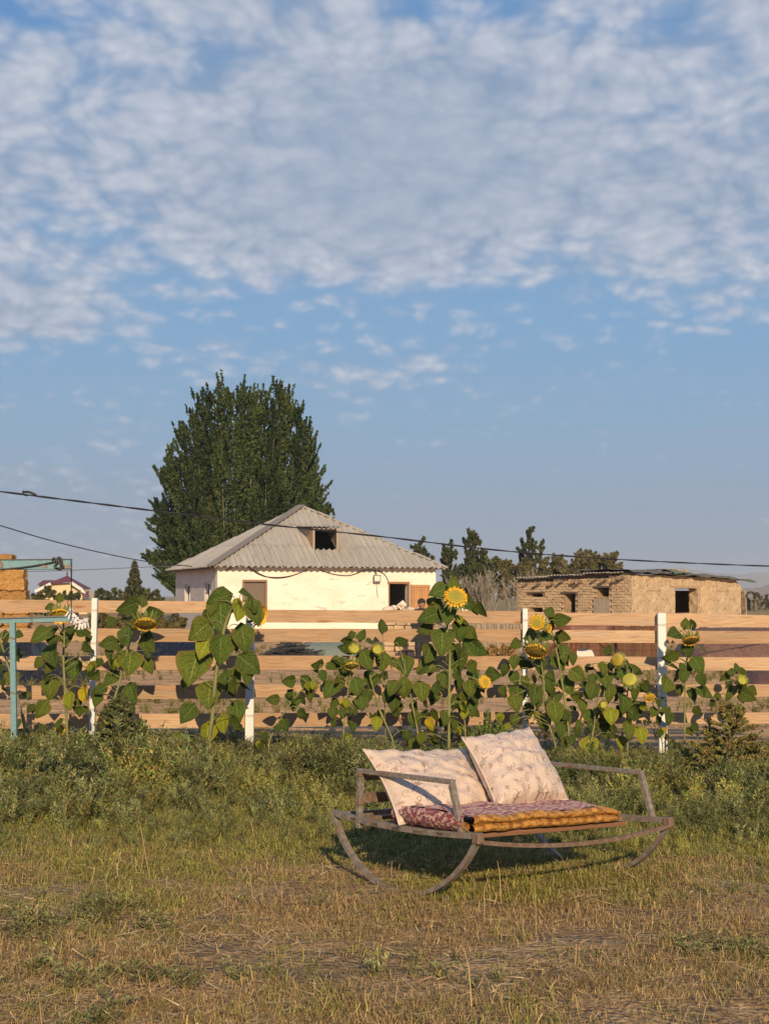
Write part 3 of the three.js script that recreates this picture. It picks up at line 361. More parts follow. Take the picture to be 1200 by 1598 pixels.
  // beam ends in a row under the roof of the left wall
  [823, 842, 862, 878, 898, 906, 930, 946, 962, 973].forEach((px, k) => { const b = lx(px), y = eave(b) - 0.10 - (k % 3) * 0.025; obj('beam', tube([V(0.5, y + 0.02, -b), V(-0.20 - 0.06 * (k % 2), y, -b)], 0.055 + 0.02 * (k % 3) / 2, 8, 1).clone(), barkM, T); obj('beam_end', new THREE.CircleGeometry(0.055 + 0.02 * (k % 3) / 2, 8).rotateY(-Math.PI / 2).translate(-0.202 - 0.06 * (k % 2), y, -b), mat([0.38, 0.25, 0.15]), T); });
  obj('wall_plate', [bar(V(0.1, H0 + 0.03, 0.02), V(0.1, eave(LW) + 0.03, -LW), 0.2, 0.10)], darkWoodM, T);
  // corrugated sheets lying on the left part
  const n = 9, L0 = LW - 0.4; for (let k = 0; k < n; k++) { const a = 0.3 + k * L0 / n, b = 0.3 + (k + 1.08) * L0 / n; const dy = 0.10 + 0.02 * ((k * 7) % 3); obj('roof_sheet', sheet((u, v) => { const q = lerp(a, b, u); return V(lerp(-0.22 - 0.06 * ((k * 5) % 3) / 2, 2.6, v), eave(q) + dy + 0.022 * Math.sin(q * Math.PI * 2 / 0.15) + v * 0.10, -q); }, 40, 3, (u, v) => [u, v * 3]), slateMats[k % 3], T); }
  // felt and boards lying along the right wall, the last one green
  const felt = [[-0.15, 1.9, 0.16, [0.13, 0.115, 0.09]], [1.5, 3.9, 0.13, [0.12, 0.125, 0.085]], [2.0, 2.9, 0.20, [0.14, 0.16, 0.09]], [3.3, 5.4, 0.10, [0.15, 0.13, 0.10]], [4.9, RW + 0.35, 0.08, [0.115, 0.14, 0.075]]];
  felt.forEach(([a, b, dy, cc], k) => obj('roofing_felt', sheet((u, v) => { const x = lerp(a, b, u), y = lerp(H0, ry(1140, 903), clamp(x / RW, 0, 1.05)); const hang = v < 0.12 ? (0.12 - v) * 0.9 : 0; return V(x, y + dy + 0.05 * noise(u * 4 + k * 3, v * 3) - hang + 0.02 * Math.sin(u * 9 + k) - (k === 4 ? u * 0.10 : 0), lerp(0.24 + 0.05 * noise(u * 5, k), -2.4, v)); }, 30, 14, (u, v) => [u * 2, v * 2]), mat(cc, { roughness: 0.9, bumpMap: adobeB, bumpScale: 0.02 }), T));
  obj('rubble', (() => { const g = []; for (let k = 0; k < 7; k++) g.push(new THREE.IcosahedronGeometry(0.05 + r() * 0.05, 0).translate(rx(1078 + r() * 16), H0 + 0.14 + r() * 0.08, -0.5 - r())); return g; })(), brickMats[1], T).userData.kind = 'stuff';
}

// ---------------------------------------------------------------- far house with a maroon roof
{
  const z = 125, u = z / F, T = thing('house', 'far cream house with maroon roofs behind the hay stack', 'house', V(at(100, 930, z).x, 0, -z), 0), X = (px) => (px - 100) * u, Y = (py) => EYE + (930 - py) * u;
  const maroon = mat([0.16, 0.035, 0.04], { roughness: 0.6 }), cream = mat([0.66, 0.54, 0.34]);
  const poly = (pts, d, z0) => { const sh = new THREE.Shape(pts.map(([px, py]) => new THREE.Vector2(X(px), Y(py)))); const g = new THREE.ExtrudeGeometry(sh, { depth: d, bevelEnabled: false }); g.computeVertexNormals(); return g.translate(0, 0, z0); };
  obj('gable_wall', poly([[58, 960], [58, 922], [82, 911], [113, 909], [130, 921], [137, 934], [137, 960]], 4, -4), cream, T);
  const tri = (...q) => { const p = []; for (const [a, b, c] of q) for (const [px, py, zz] of [a, b, c]) p.push(X(px), Y(py), zz); const g = new THREE.BufferGeometry(); g.setAttribute('position', new THREE.Float32BufferAttribute(p, 3)); g.computeVertexNormals(); return metricUV(g); };
  const A = [58, 924, 0.5], B = [82, 910.5, 0.5], C = [113, 908.5, 0.5], D = [99, 898, -1.5], E2 = [72, 906, -3], G = [138, 934, 0.5], H = [130, 920, 0.5];
  obj('roof', tri([B, C, D], [A, B, D], [A, D, E2], [C, H, D], [H, [128, 918, -4], D]), maroon, T);
  obj('wing_wall', poly([[36, 960], [36, 910], [70, 910], [70, 960]], 3, -9), cream, T);
  obj('wing_roof', tri([[34, 912, -5.5], [74, 912, -5.5], [72, 904, -7.5]], [[34, 912, -5.5], [72, 904, -7.5], [36, 904, -7.5]]), maroon, T);
  obj('verge', [bar(V(X(58), Y(923), 0.55), V(X(82), Y(911), 0.55), 0.2, 0.25), bar(V(X(113), Y(909), 0.55), V(X(130), Y(920), 0.55), 0.2, 0.25), bar(V(X(130), Y(920), 0.55), V(X(139), Y(934), 0.55), 0.2, 0.25)], mat([0.7, 0.66, 0.6]), T);
  obj('porch_roof', tri([[131, 925, 1], [136, 922, -1], [142, 930, 1]], [[131, 925, 1], [142, 930, 1], [140, 934, 1]]), maroon, T);
  obj('finial', box(0.12, 0.5, 0.12, X(99), Y(896), -1.5), maroon, T);
}
// ---------------------------------------------------------------- yard behind the fence
// hay bales in a stepped stack
{
  const z = 45, u = z / F, r = rng(401), bw = 0.80, bh = 0.385, base = [0, 1, 2].map((k) => { const g = new THREE.BoxGeometry(bw, bh, 0.55, 14, 7, 8), p = g.attributes.position; for (let i = 0; i < p.count; i++) { const x = p.getX(i), y = p.getY(i), zz = p.getZ(i), e = Math.min(1, (0.5 - Math.abs(x / bw)) * 8) * 1; const nx = 0.045 * noise(x * 9 + k * 7, y * 12 + zz * 9) + 0.03 * noise(x * 26, y * 26 + zz * 21 + k); const sx = 1 - 0.05 * Math.abs(y / bh * 2) ** 4; p.setXYZ(i, x * sx + nx, y * (1 - 0.07 * Math.abs(x / bw * 2) ** 6) + nx * 0.5 - (Math.abs(Math.abs(x) - 0.22) < 0.04 ? Math.sign(y) * 0.012 : 0), zz + nx); } g.computeVertexNormals(); return metricUV(g.toNonIndexed()); });
  const rows = [[22, 2], [41, 3], [42, 3], [44, 3], [50, 3], [50, 3], [47, 3], [50, 3]], words = ['first', 'second', 'third'], rowsW = ['top', 'second', 'third', 'fourth', 'fifth', 'sixth', 'seventh', 'bottom'];
  const colors = [1, 0.85, 1.1].map((k) => mat([k, k, k], { map: hayT, bumpMap: hayT, bumpScale: 0.05, roughness: 0.95 }));
  const first = base.map((g, k) => { const m = new THREE.Mesh(g, colors[k]); m.castShadow = m.receiveShadow = true; return m; });
  rows.forEach(([px, n], j) => { for (let k = 0; k < n; k++) { const m = first[Math.floor(r() * 3)].clone(); m.name = numbered('hay_bale'); m.position.set((px - CX) * u - bw / 2 - k * (bw + 0.02), bh * 0.98 * (7.5 - j) - 0.10, -z - r() * 0.10); m.rotation.y = (r() - 0.5) * 0.08 + (r() < 0.5 ? Math.PI : 0); m.rotation.z = (r() - 0.5) * 0.03; scene.add(m); tag(m, `orange straw bale in the ${rowsW[j]} row of the hay stack, ${words[k]} from its right edge`, 'hay bale', 'bales of the hay stack'); } });
}
// heaps of tarpaulin: a crumpled sheet over a low mound from x0 to x1 (pixels), its top at py, foot at z
function heap(name, label, cat, x0, x1, py, z, depth, m, seed, amp = 0.06, ridge = 1) {
  const o = at((x0 + x1) / 2, 930, z), w = (x1 - x0) * z / F, h = EYE - (py - 930) * z / F, T = thing(name, label, cat, V(o.x, gy(o.x, z) - 0.02, -z));
  const fold = (x, y) => ridge * (1 - 2 * Math.abs(noise(x * 3.1 + seed, y * 3.1))) * 0.6 + (1 - 2 * Math.abs(noise(x * 7.3, y * 7.3 + seed))) * 0.35 + 0.15 * noise(x * 19, y * 19);
  obj('sheet', sheet((u, v) => { const x = (u - 0.5) * w, q = v * 2 - 0.0, f = Math.sin(Math.PI * clamp(v, 0, 1)), e = Math.min(1, Math.min(u, 1 - u) * 9); const y = h * Math.pow(f, 0.4) * Math.pow(e, 0.5); return V(x + amp * 0.4 * noise(v * 9, u * 9 + seed), Math.max(0, y + amp * fold(x, v * depth) * Math.pow(f, 0.3) * e - amp * 0.3), depth * (0.5 - v)); }, 120, 60, (u, v) => [u * w, v * depth * 1.5]), m, T); return T;
}
const plasticM = (c, ro = 0.35) => mat(c, { roughness: ro });
heap('tarpaulin', 'crumpled black plastic tarpaulin on the ground behind the left end of the fence', 'tarpaulin', -40, 72, 1001, 33, 2.2, plasticM([0.014, 0.014, 0.016]), 3, 0.22);
heap('tarpaulin', 'low black plastic heap on the ground at the far left under the middle board', 'tarpaulin', -40, 140, 1046, 25, 1.6, plasticM([0.016, 0.014, 0.014], 0.4), 8, 0.20);
heap('tarpaulin', 'dark blue crumpled plastic sheet behind the fence between the two left white posts', 'tarpaulin', 212, 330, 1003, 33, 2.0, plasticM([0.012, 0.014, 0.022], 0.25), 5, 0.22);
heap('tarpaulin', 'flat grey green tarpaulin right of the dark twig heap', 'tarpaulin', 468, 560, 1000, 34, 1.6, mat([0.17, 0.20, 0.165], { roughness: 0.8 }), 6, 0.03);
{ // heap of dark twigs
  const r = rng(420), g = [], z = 33; for (let k = 0; k < 420; k++) { const px = 396 + r() * 82, q = 1 - Math.abs(px - 440) / 50; const p = at(px, 930, z + (r() - 0.5)); p.y = r() * (0.10 + 0.42 * Math.max(0, q)) + 0.02; const a = (r() - 0.5) * 0.9, b = (r() - 0.5) * 1.6, l = 0.2 + 0.4 * r(); g.push(tube([p, p.clone().add(V(Math.cos(b) * l, a * l * 0.6, Math.sin(b) * l))], 0.012, 3, 1)); }
  tag(obj('twig_heap', g, mat([0.05, 0.045, 0.042], { roughness: 0.6 })), 'dark heap of twigs and scraps between the second white post and the green tarpaulin', 'twig heap', null, 'stuff');
}
{ // low stack of mud bricks beside the person, rubble on it
  const z = 34.5, u = z / F, r = rng(430), T = thing('brick_stack', 'stack of tan mud bricks behind the fence left of the person', 'brick stack', V(at(626, 930, z).x, 0, -z)); const bh = 0.125, x0 = (599 - 626) * u, x1 = (648 - 626) * u;
  const gs = [0, 1, 2].map((k) => { const g = new RoundedBoxGeometry(0.245, 0.115, 0.2, 1, 0.02), p = g.attributes.position; for (let i = 0; i < p.count; i++) p.setXYZ(i, p.getX(i) + 0.012 * noise(p.getY(i) * 30 + k, p.getZ(i) * 30), p.getY(i) + 0.01 * noise(p.getX(i) * 20 + k, p.getZ(i) * 30), p.getZ(i)); g.computeVertexNormals(); return metricUV(g); });
  const tan = [[1, 1, 1], [0.8, 0.78, 0.76], [1.05, 0.98, 0.9]].map((c) => mat(c, { map: adobeT, bumpMap: adobeB, bumpScale: 0.03 }));
  for (let j = 0; j < 10; j++) { for (let k = 0; k < 3; k++) { const m = obj('brick', gs[(j + k) % 3], tan[Math.floor(r() * 3)], T); m.position.set(x0 + 0.12 + k * 0.262 + (j % 2) * 0.03 + (r() - 0.5) * 0.03, 0.07 + j * bh, (r() - 0.5) * 0.05); m.rotation.y = (r() - 0.5) * 0.12; } }
  obj('backing', box(x1 - x0 - 0.05, 1.2, 0.3, (x0 + x1) / 2, 0.62, -0.28), mortarM, T);
  // wide rubble wall further back: its broken top shows above the fence
  const z2 = 46, T2 = thing('rubble_wall', 'broken low wall of pale stones in front of the open door of the cream house', 'wall', V(at(648, 930, z2).x, 0, -z2)); const st = [[0.66, 0.52, 0.4], [0.5, 0.37, 0.27], [0.72, 0.62, 0.52]].map((c) => mat(c, { bumpMap: adobeB, bumpScale: 0.03 })); const sg = [0, 1, 2].map((k) => { const g = new THREE.IcosahedronGeometry(0.5, 1), p = g.attributes.position; for (let i = 0; i < p.count; i++) { const q = 1 + 0.35 * noise(p.getX(i) * 2 + k * 4, p.getY(i) * 2 + p.getZ(i) * 2); p.setXYZ(i, p.getX(i) * q, p.getY(i) * q, p.getZ(i) * q); } g.computeVertexNormals(); return metricUV(g); });
  let count = 0; for (let j = 0; j < 8; j++) for (let px = 604; px < 722; px += 11 + r() * 5) { const topY = 948 - (px > 608 && px < 616 ? 4 : 0) - (px > 624 && px < 632 ? 6 : 0) - (px > 686 && px < 694 ? 5 : 0) + noise(px / 8, 2) * 3; const H = EYE - (topY - 930) * z2 / F, y = 0.08 + j * H / 8; const m = obj('stone', sg[count % 3], st[Math.floor(r() * 3)], T2); m.position.set((px - 648) * z2 / F, y + (r() - 0.5) * 0.04, (r() - 0.5) * 0.15); m.scale.set(0.30, H / 6.6, 0.3); m.rotation.set(0, r() * 3, (r() - 0.5) * 0.3); count++; }
  // tilted slab, pale
  const slab = obj('slab', box(0.26, 0.2, 0.05), mat([0.70, 0.62, 0.55]), T2); slab.position.set((627 - 648) * z2 / F, EYE - (944 - 930) * z2 / F, 0.06); slab.rotation.z = 0.7;
}
{ // stake fence: thin stakes in a row with rails
  const z = 40, r = rng(440), T = thing('stake_fence', 'low fence of thin bleached stakes between the person and the horse', 'fence', V(at(740, 930, z).x, 0, -z)); const u = z / F, m = mat([0.42, 0.34, 0.24]);
  for (let k = 0; k < 46; k++) { const x = (664 + k * 3.6 - 740) * u, h = EYE - (971 + r() * 4 - 930) * u; const s = obj('stake', tube([V(x, 0, 0), V(x + (r() - 0.5) * 0.05, h, (r() - 0.5) * 0.04)], 0.014 + r() * 0.008, 5, 1), k % 3 ? m : greyTwigM, T); }
  obj('rail', [box(165 * u, 0.05, 0.04, 0, 0.72, -0.04), box(165 * u, 0.05, 0.04, 0, 0.25, -0.04)], greyWoodM, T);
  const L = new Leaves(), r2 = rng(441); for (let k = 0; k < 44; k++) { const px = 732 + r2() * 74, zz = 34 + r2() * 2; plume(L, null, at(px, 1030, zz), at(px + (r2() - 0.5) * 10, 1003 + r2() * 10, zz), 4 * zz / F, 120, 0.06, r2, [0.22, 0.13, 0.05], [0.40, 0.26, 0.11]); }
  tag(obj('dry_grass', L.geo(), foliageM), 'tuft of orange dry grass standing in front of the stake fence', 'grass', null, 'stuff');
}
{ // plank wall in shade right of the horse
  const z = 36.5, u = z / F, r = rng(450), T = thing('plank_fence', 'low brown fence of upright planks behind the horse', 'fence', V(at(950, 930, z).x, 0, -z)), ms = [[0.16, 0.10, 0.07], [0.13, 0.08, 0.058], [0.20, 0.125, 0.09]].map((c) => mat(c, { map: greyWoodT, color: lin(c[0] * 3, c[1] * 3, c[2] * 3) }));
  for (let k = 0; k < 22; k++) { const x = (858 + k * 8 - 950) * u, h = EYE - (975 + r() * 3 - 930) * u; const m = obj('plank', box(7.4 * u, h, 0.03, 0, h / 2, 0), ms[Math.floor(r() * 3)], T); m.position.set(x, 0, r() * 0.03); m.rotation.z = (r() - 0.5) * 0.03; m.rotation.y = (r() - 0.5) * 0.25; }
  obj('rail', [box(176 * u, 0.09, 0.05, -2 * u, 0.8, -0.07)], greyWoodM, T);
}
{ const m = mat([0.13, 0.055, 0.035], { map: rustT, color: lin(0.62, 0.42, 0.36), roughness: 0.55 });
  heap('tarpaulin', 'long rust brown tarpaulin over a heap behind the right end of the fence', 'tarpaulin', 1052, 1330, 976, 31, 2.6, m, 12, 0.09, 0.7);
  heap('tarpaulin', 'dark brown tarpaulin fold on the ground at the right edge below the rust brown one', 'tarpaulin', 1150, 1330, 1036, 25, 1.4, mat([0.10, 0.05, 0.04], { roughness: 0.7 }), 15, 0.05, 0.5);
  heap('sack', 'white sack lying on the ground behind the legs of the horse', 'sack', 890, 928, 1010, 33.5, 0.35, mat([0.66, 0.62, 0.56]), 17, 0.04, 0.5); }

// bodies: smooth joined tapered capsules meshed on a grid; bones are [a, b, ra, rb]
function capsules(bones, k) { const B = bones.map(([a, b, ra, rb]) => { const d = b.clone().sub(a); return [a, d, Math.max(1e-9, d.lengthSq()), ra, rb]; }); return (x, y, z) => { let m = 1e3; for (const [a, d, q, ra, rb] of B) { const px = x - a.x, py = y - a.y, pz = z - a.z, t = clamp((px * d.x + py * d.y + pz * d.z) / q), ex = px - d.x * t, ey = py - d.y * t, ez = pz - d.z * t; const s = Math.sqrt(ex * ex + ey * ey + ez * ez) - lerp(ra, rb, t); const h = clamp(0.5 + 0.5 * (m - s) / k); m = lerp(m, s, h) - k * h * (1 - h); } return m; }; }
function bodyGeo(f, lo, hi, res) {
  const mc = new MarchingCubes(res, new THREE.MeshStandardMaterial(), false, false, 200000), half = res / 2, c = lo.clone().add(hi).multiplyScalar(0.5), e = hi.clone().sub(lo).multiplyScalar(0.5); mc.isolation = 0;
  for (let k = 0; k < res; k++) for (let j = 0; j < res; j++) for (let i = 0; i < res; i++) mc.field[i + j * res + k * res * res] = -f(c.x + e.x * (i - half) / half, c.y + e.y * (j - half) / half, c.z + e.z * (k - half) / half);
  mc.update(); const n = mc.count, P = new Float32Array(n * 3), N = new Float32Array(n * 3);
  for (let i = 0; i < n; i++) { const x = c.x + e.x * mc.positionArray[3 * i], y = c.y + e.y * mc.positionArray[3 * i + 1], z = c.z + e.z * mc.positionArray[3 * i + 2], h = 0.002; P[3 * i] = x; P[3 * i + 1] = y; P[3 * i + 2] = z; const g = V(f(x + h, y, z) - f(x - h, y, z), f(x, y + h, z) - f(x, y - h, z), f(x, y, z + h) - f(x, y, z - h)).normalize(); N[3 * i] = g.x; N[3 * i + 1] = g.y; N[3 * i + 2] = g.z; }
  for (let i = 0; i + 2 < n; i += 3) { const a = V(P[3 * i], P[3 * i + 1], P[3 * i + 2]), b = V(P[3 * i + 3], P[3 * i + 4], P[3 * i + 5]), d = V(P[3 * i + 6], P[3 * i + 7], P[3 * i + 8]); const fn = b.clone().sub(a).cross(d.clone().sub(a)); if (fn.dot(V(N[3 * i], N[3 * i + 1], N[3 * i + 2])) < 0) for (let q = 0; q < 3; q++) { let t = P[3 * i + 3 + q]; P[3 * i + 3 + q] = P[3 * i + 6 + q]; P[3 * i + 6 + q] = t; t = N[3 * i + 3 + q]; N[3 * i + 3 + q] = N[3 * i + 6 + q]; N[3 * i + 6 + q] = t; } }
  const g = new THREE.BufferGeometry(); g.setAttribute('position', new THREE.BufferAttribute(P, 3)); g.setAttribute('normal', new THREE.BufferAttribute(N, 3)); g.setAttribute('uv', new THREE.BufferAttribute(new Float32Array(n * 2), 2)); return g;
}
{ // the person by the brick stack: only head and a little of the dark clothes show over and between the boards
  const z = 32, x = at(658, 930, z).x, T = thing('person', 'person in a dark cap and dark clothes standing before the open wooden door', 'person', V(x, 0, -z), 0.35), skin = mat([0.32, 0.17, 0.10], { roughness: 0.6 }), dark = mat([0.022, 0.02, 0.024]), S = 1.53 / 1.68, v = (a, b, c) => V(a * S, b * S, c * S);
  const head = [[v(0, 1.58, 0.0), v(0, 1.545, 0.02), 0.088 * S, 0.080 * S], [v(0, 1.50, 0.035), v(0, 1.478, 0.05), 0.058 * S, 0.040 * S], [v(0, 1.545, 0.098), v(0, 1.528, 0.108), 0.011 * S, 0.015 * S], [v(-0.082, 1.545, 0.0), v(-0.084, 1.525, 0), 0.016 * S, 0.012 * S], [v(0.082, 1.545, 0.0), v(0.084, 1.525, 0), 0.016 * S, 0.012 * S], [v(-0.03, 1.505, 0.082), v(0.03, 1.505, 0.082), 0.012 * S, 0.012 * S], [v(0, 1.47, 0), v(0, 1.36, -0.01), 0.052 * S, 0.06 * S]];
  const limbs = [[v(0, 1.30, 0), v(0, 0.98, 0), 0.135 * S, 0.125 * S], [v(-0.13, 1.33, 0), v(0.13, 1.33, 0), 0.07 * S, 0.07 * S], [v(0, 0.95, 0), v(0, 0.88, 0), 0.13 * S, 0.13 * S]];
  const arms = [], hands = [], legs = [], shoes = [];
  for (const q of [-1, 1]) { arms.push([v(q * 0.18, 1.33, 0), v(q * 0.23, 1.06, 0.02), 0.055 * S, 0.042 * S], [v(q * 0.23, 1.06, 0.02), v(q * 0.22, 0.84, 0.09), 0.042 * S, 0.028 * S]); const w = v(q * 0.22, 0.83, 0.095); hands.push([w, v(q * 0.22, 0.76, 0.115), 0.028 * S, 0.034 * S]); for (let k = 0; k < 4; k++) { const o = (k - 1.5) * 0.019, l = [0.062, 0.075, 0.07, 0.052][k]; const a = v(q * 0.22, 0.745, 0.118 + o), b = v(q * 0.215, 0.745 - l * 0.55, 0.122 + o), cc = v(q * 0.20, 0.745 - l, 0.124 + o); hands.push([a, b, 0.0095 * S, 0.009 * S], [b, cc, 0.009 * S, 0.008 * S]); } hands.push([v(q * 0.215, 0.80, 0.125), v(q * 0.20, 0.755, 0.155), 0.012 * S, 0.010 * S]); legs.push([v(q * 0.09, 0.88, 0), v(q * 0.10, 0.48, 0.02), 0.085 * S, 0.058 * S], [v(q * 0.10, 0.48, 0.02), v(q * 0.10, 0.09, -0.01), 0.056 * S, 0.038 * S]); shoes.push([v(q * 0.10, 0.05, -0.03), v(q * 0.11, 0.04, 0.15), 0.045 * S, 0.038 * S]); }
  const all = (l, d) => l.map(([a, b, ra, rb]) => [a, b, ra + d, rb + d]);
  obj('body', [bodyGeo(capsules([...limbs, ...arms, ...legs, head[6]], 0.04), V(-0.34, -0.02, -0.2), V(0.34, 1.5, 0.26), 72), bodyGeo(capsules(head, 0.02), V(-0.13, 1.2, -0.13), V(0.13, 1.58, 0.16), 72), ...[-1, 1].map((q) => bodyGeo(capsules(hands.slice(q < 0 ? 0 : 10, q < 0 ? 10 : 20), 0.006), V(q * 0.20 - 0.06, 0.56, 0.04), V(q * 0.20 + 0.06, 0.80, 0.18), 56))], skin, T);
  obj('jacket', bodyGeo(capsules([...all(limbs, 0.025), ...all(arms, 0.018)], 0.05), V(-0.36, 0.6, -0.24), V(0.36, 1.36, 0.26), 64), dark, T); obj('trousers', bodyGeo(capsules(all(legs, 0.02), 0.05), V(-0.3, -0.02, -0.2), V(0.3, 0.92, 0.2), 64), dark, T); obj('shoes', bodyGeo(capsules(shoes, 0.02), V(-0.25, -0.04, -0.2), V(0.25, 0.2, 0.3), 48), mat([0.05, 0.04, 0.035]), T);
  obj('cap', bodyGeo(capsules([[v(0, 1.605, -0.02), v(0, 1.60, -0.005), 0.096 * S, 0.098 * S], [v(0, 1.575, -0.06), v(0, 1.54, -0.055), 0.07 * S, 0.07 * S]], 0.03), V(-0.16, 1.2, -0.22), V(0.16, 1.68, 0.16), 48), dark, T);
  for (const q of [-1, 1]) obj('eye', new THREE.SphereGeometry(0.011, 10, 8).translate(q * 0.032 * S, 1.55 * S, 0.090 * S), mat([0.04, 0.03, 0.03], { roughness: 0.2 }), T);
  obj('mouth', tube([v(-0.024, 1.503, 0.090), v(0, 1.497, 0.096), v(0.024, 1.503, 0.090)], 0.004, 5, 4), mat([0.25, 0.09, 0.07]), T);
}
{ // the horse, seen in the gaps between the boards: trunk, two near legs, tail; its head is down at the left
  const z = 33, T = thing('horse', 'reddish brown horse standing behind the fence with its head lowered', 'horse', V(at(915, 930, z).x, 0, -z), 0.12), brown = mat([0.15, 0.052, 0.026], { roughness: 0.55 }), blackM = mat([0.02, 0.016, 0.014]);
  const leg = (x, zz, back) => back ? [[V(x, 0.72, zz), V(x - 0.04, 0.50, zz), 0.13, 0.075], [V(x - 0.04, 0.50, zz), V(x + 0.08, 0.34, zz), 0.07, 0.042], [V(x + 0.08, 0.34, zz), V(x + 0.05, 0.07, zz), 0.036, 0.032], [V(x + 0.05, 0.06, zz), V(x + 0.01, 0.03, zz), 0.04, 0.045]] : [[V(x, 0.70, zz), V(x, 0.38, zz), 0.09, 0.045], [V(x, 0.38, zz), V(x + 0.01, 0.08, zz), 0.042, 0.03], [V(x + 0.01, 0.06, zz), V(x - 0.03, 0.03, zz), 0.038, 0.045]];
  const bones = [[V(-0.36, 0.80, 0), V(0.02, 0.76, 0), 0.25, 0.245], [V(0.02, 0.76, 0), V(0.38, 0.82, 0), 0.24, 0.24], [V(-0.42, 0.92, 0), V(-0.2, 1.0, 0), 0.13, 0.10], [V(-0.45, 0.88, 0), V(-0.80, 0.56, 0), 0.16, 0.10], [V(-0.80, 0.56, 0), V(-0.88, 0.46, 0), 0.10, 0.085], [V(-0.88, 0.46, 0), V(-0.98, 0.20, 0), 0.085, 0.05], [V(-0.83, 0.58, 0.05), V(-0.78, 0.66, 0.06), 0.022, 0.008], [V(-0.83, 0.58, -0.05), V(-0.78, 0.66, -0.06), 0.022, 0.008], ...leg(-0.36, 0.11), ...leg(-0.26, -0.11), ...leg(0.38, 0.12, true), ...leg(0.46, -0.12, true)];
  obj('body', bodyGeo(capsules(bones, 0.06), V(-1.15, -0.06, -0.34), V(0.75, 1.14, 0.34), 100), brown, T);
  const r = rng(470), hair = (n, a, b, len, sway, t) => { const g = []; for (let k = 0; k < n; k++) { const p = a.clone().lerp(b, r()).add(V((r() - 0.5) * t, 0, (r() - 0.5) * t)); g.push(tube([p, p.clone().add(V(sway * 0.6 + (r() - 0.5) * 0.05, -len * 0.5, (r() - 0.5) * 0.06)), p.clone().add(V(sway + (r() - 0.5) * 0.08, -len * (0.8 + r() * 0.3), (r() - 0.5) * 0.08))], (q) => 0.012 * (1.1 - q), 4, 5)); } return g; };
  obj('tail', hair(40, V(0.60, 0.92, 0), V(0.62, 0.88, 0), 0.62, 0.10, 0.03), blackM, T); obj('mane', hair(60, V(-0.40, 1.06, 0.05), V(-0.84, 0.62, 0.06), 0.16, -0.02, 0.05), blackM, T);
  obj('eye', new THREE.SphereGeometry(0.018, 8, 6).translate(-0.90, 0.42, 0.075), blackM, T);
}
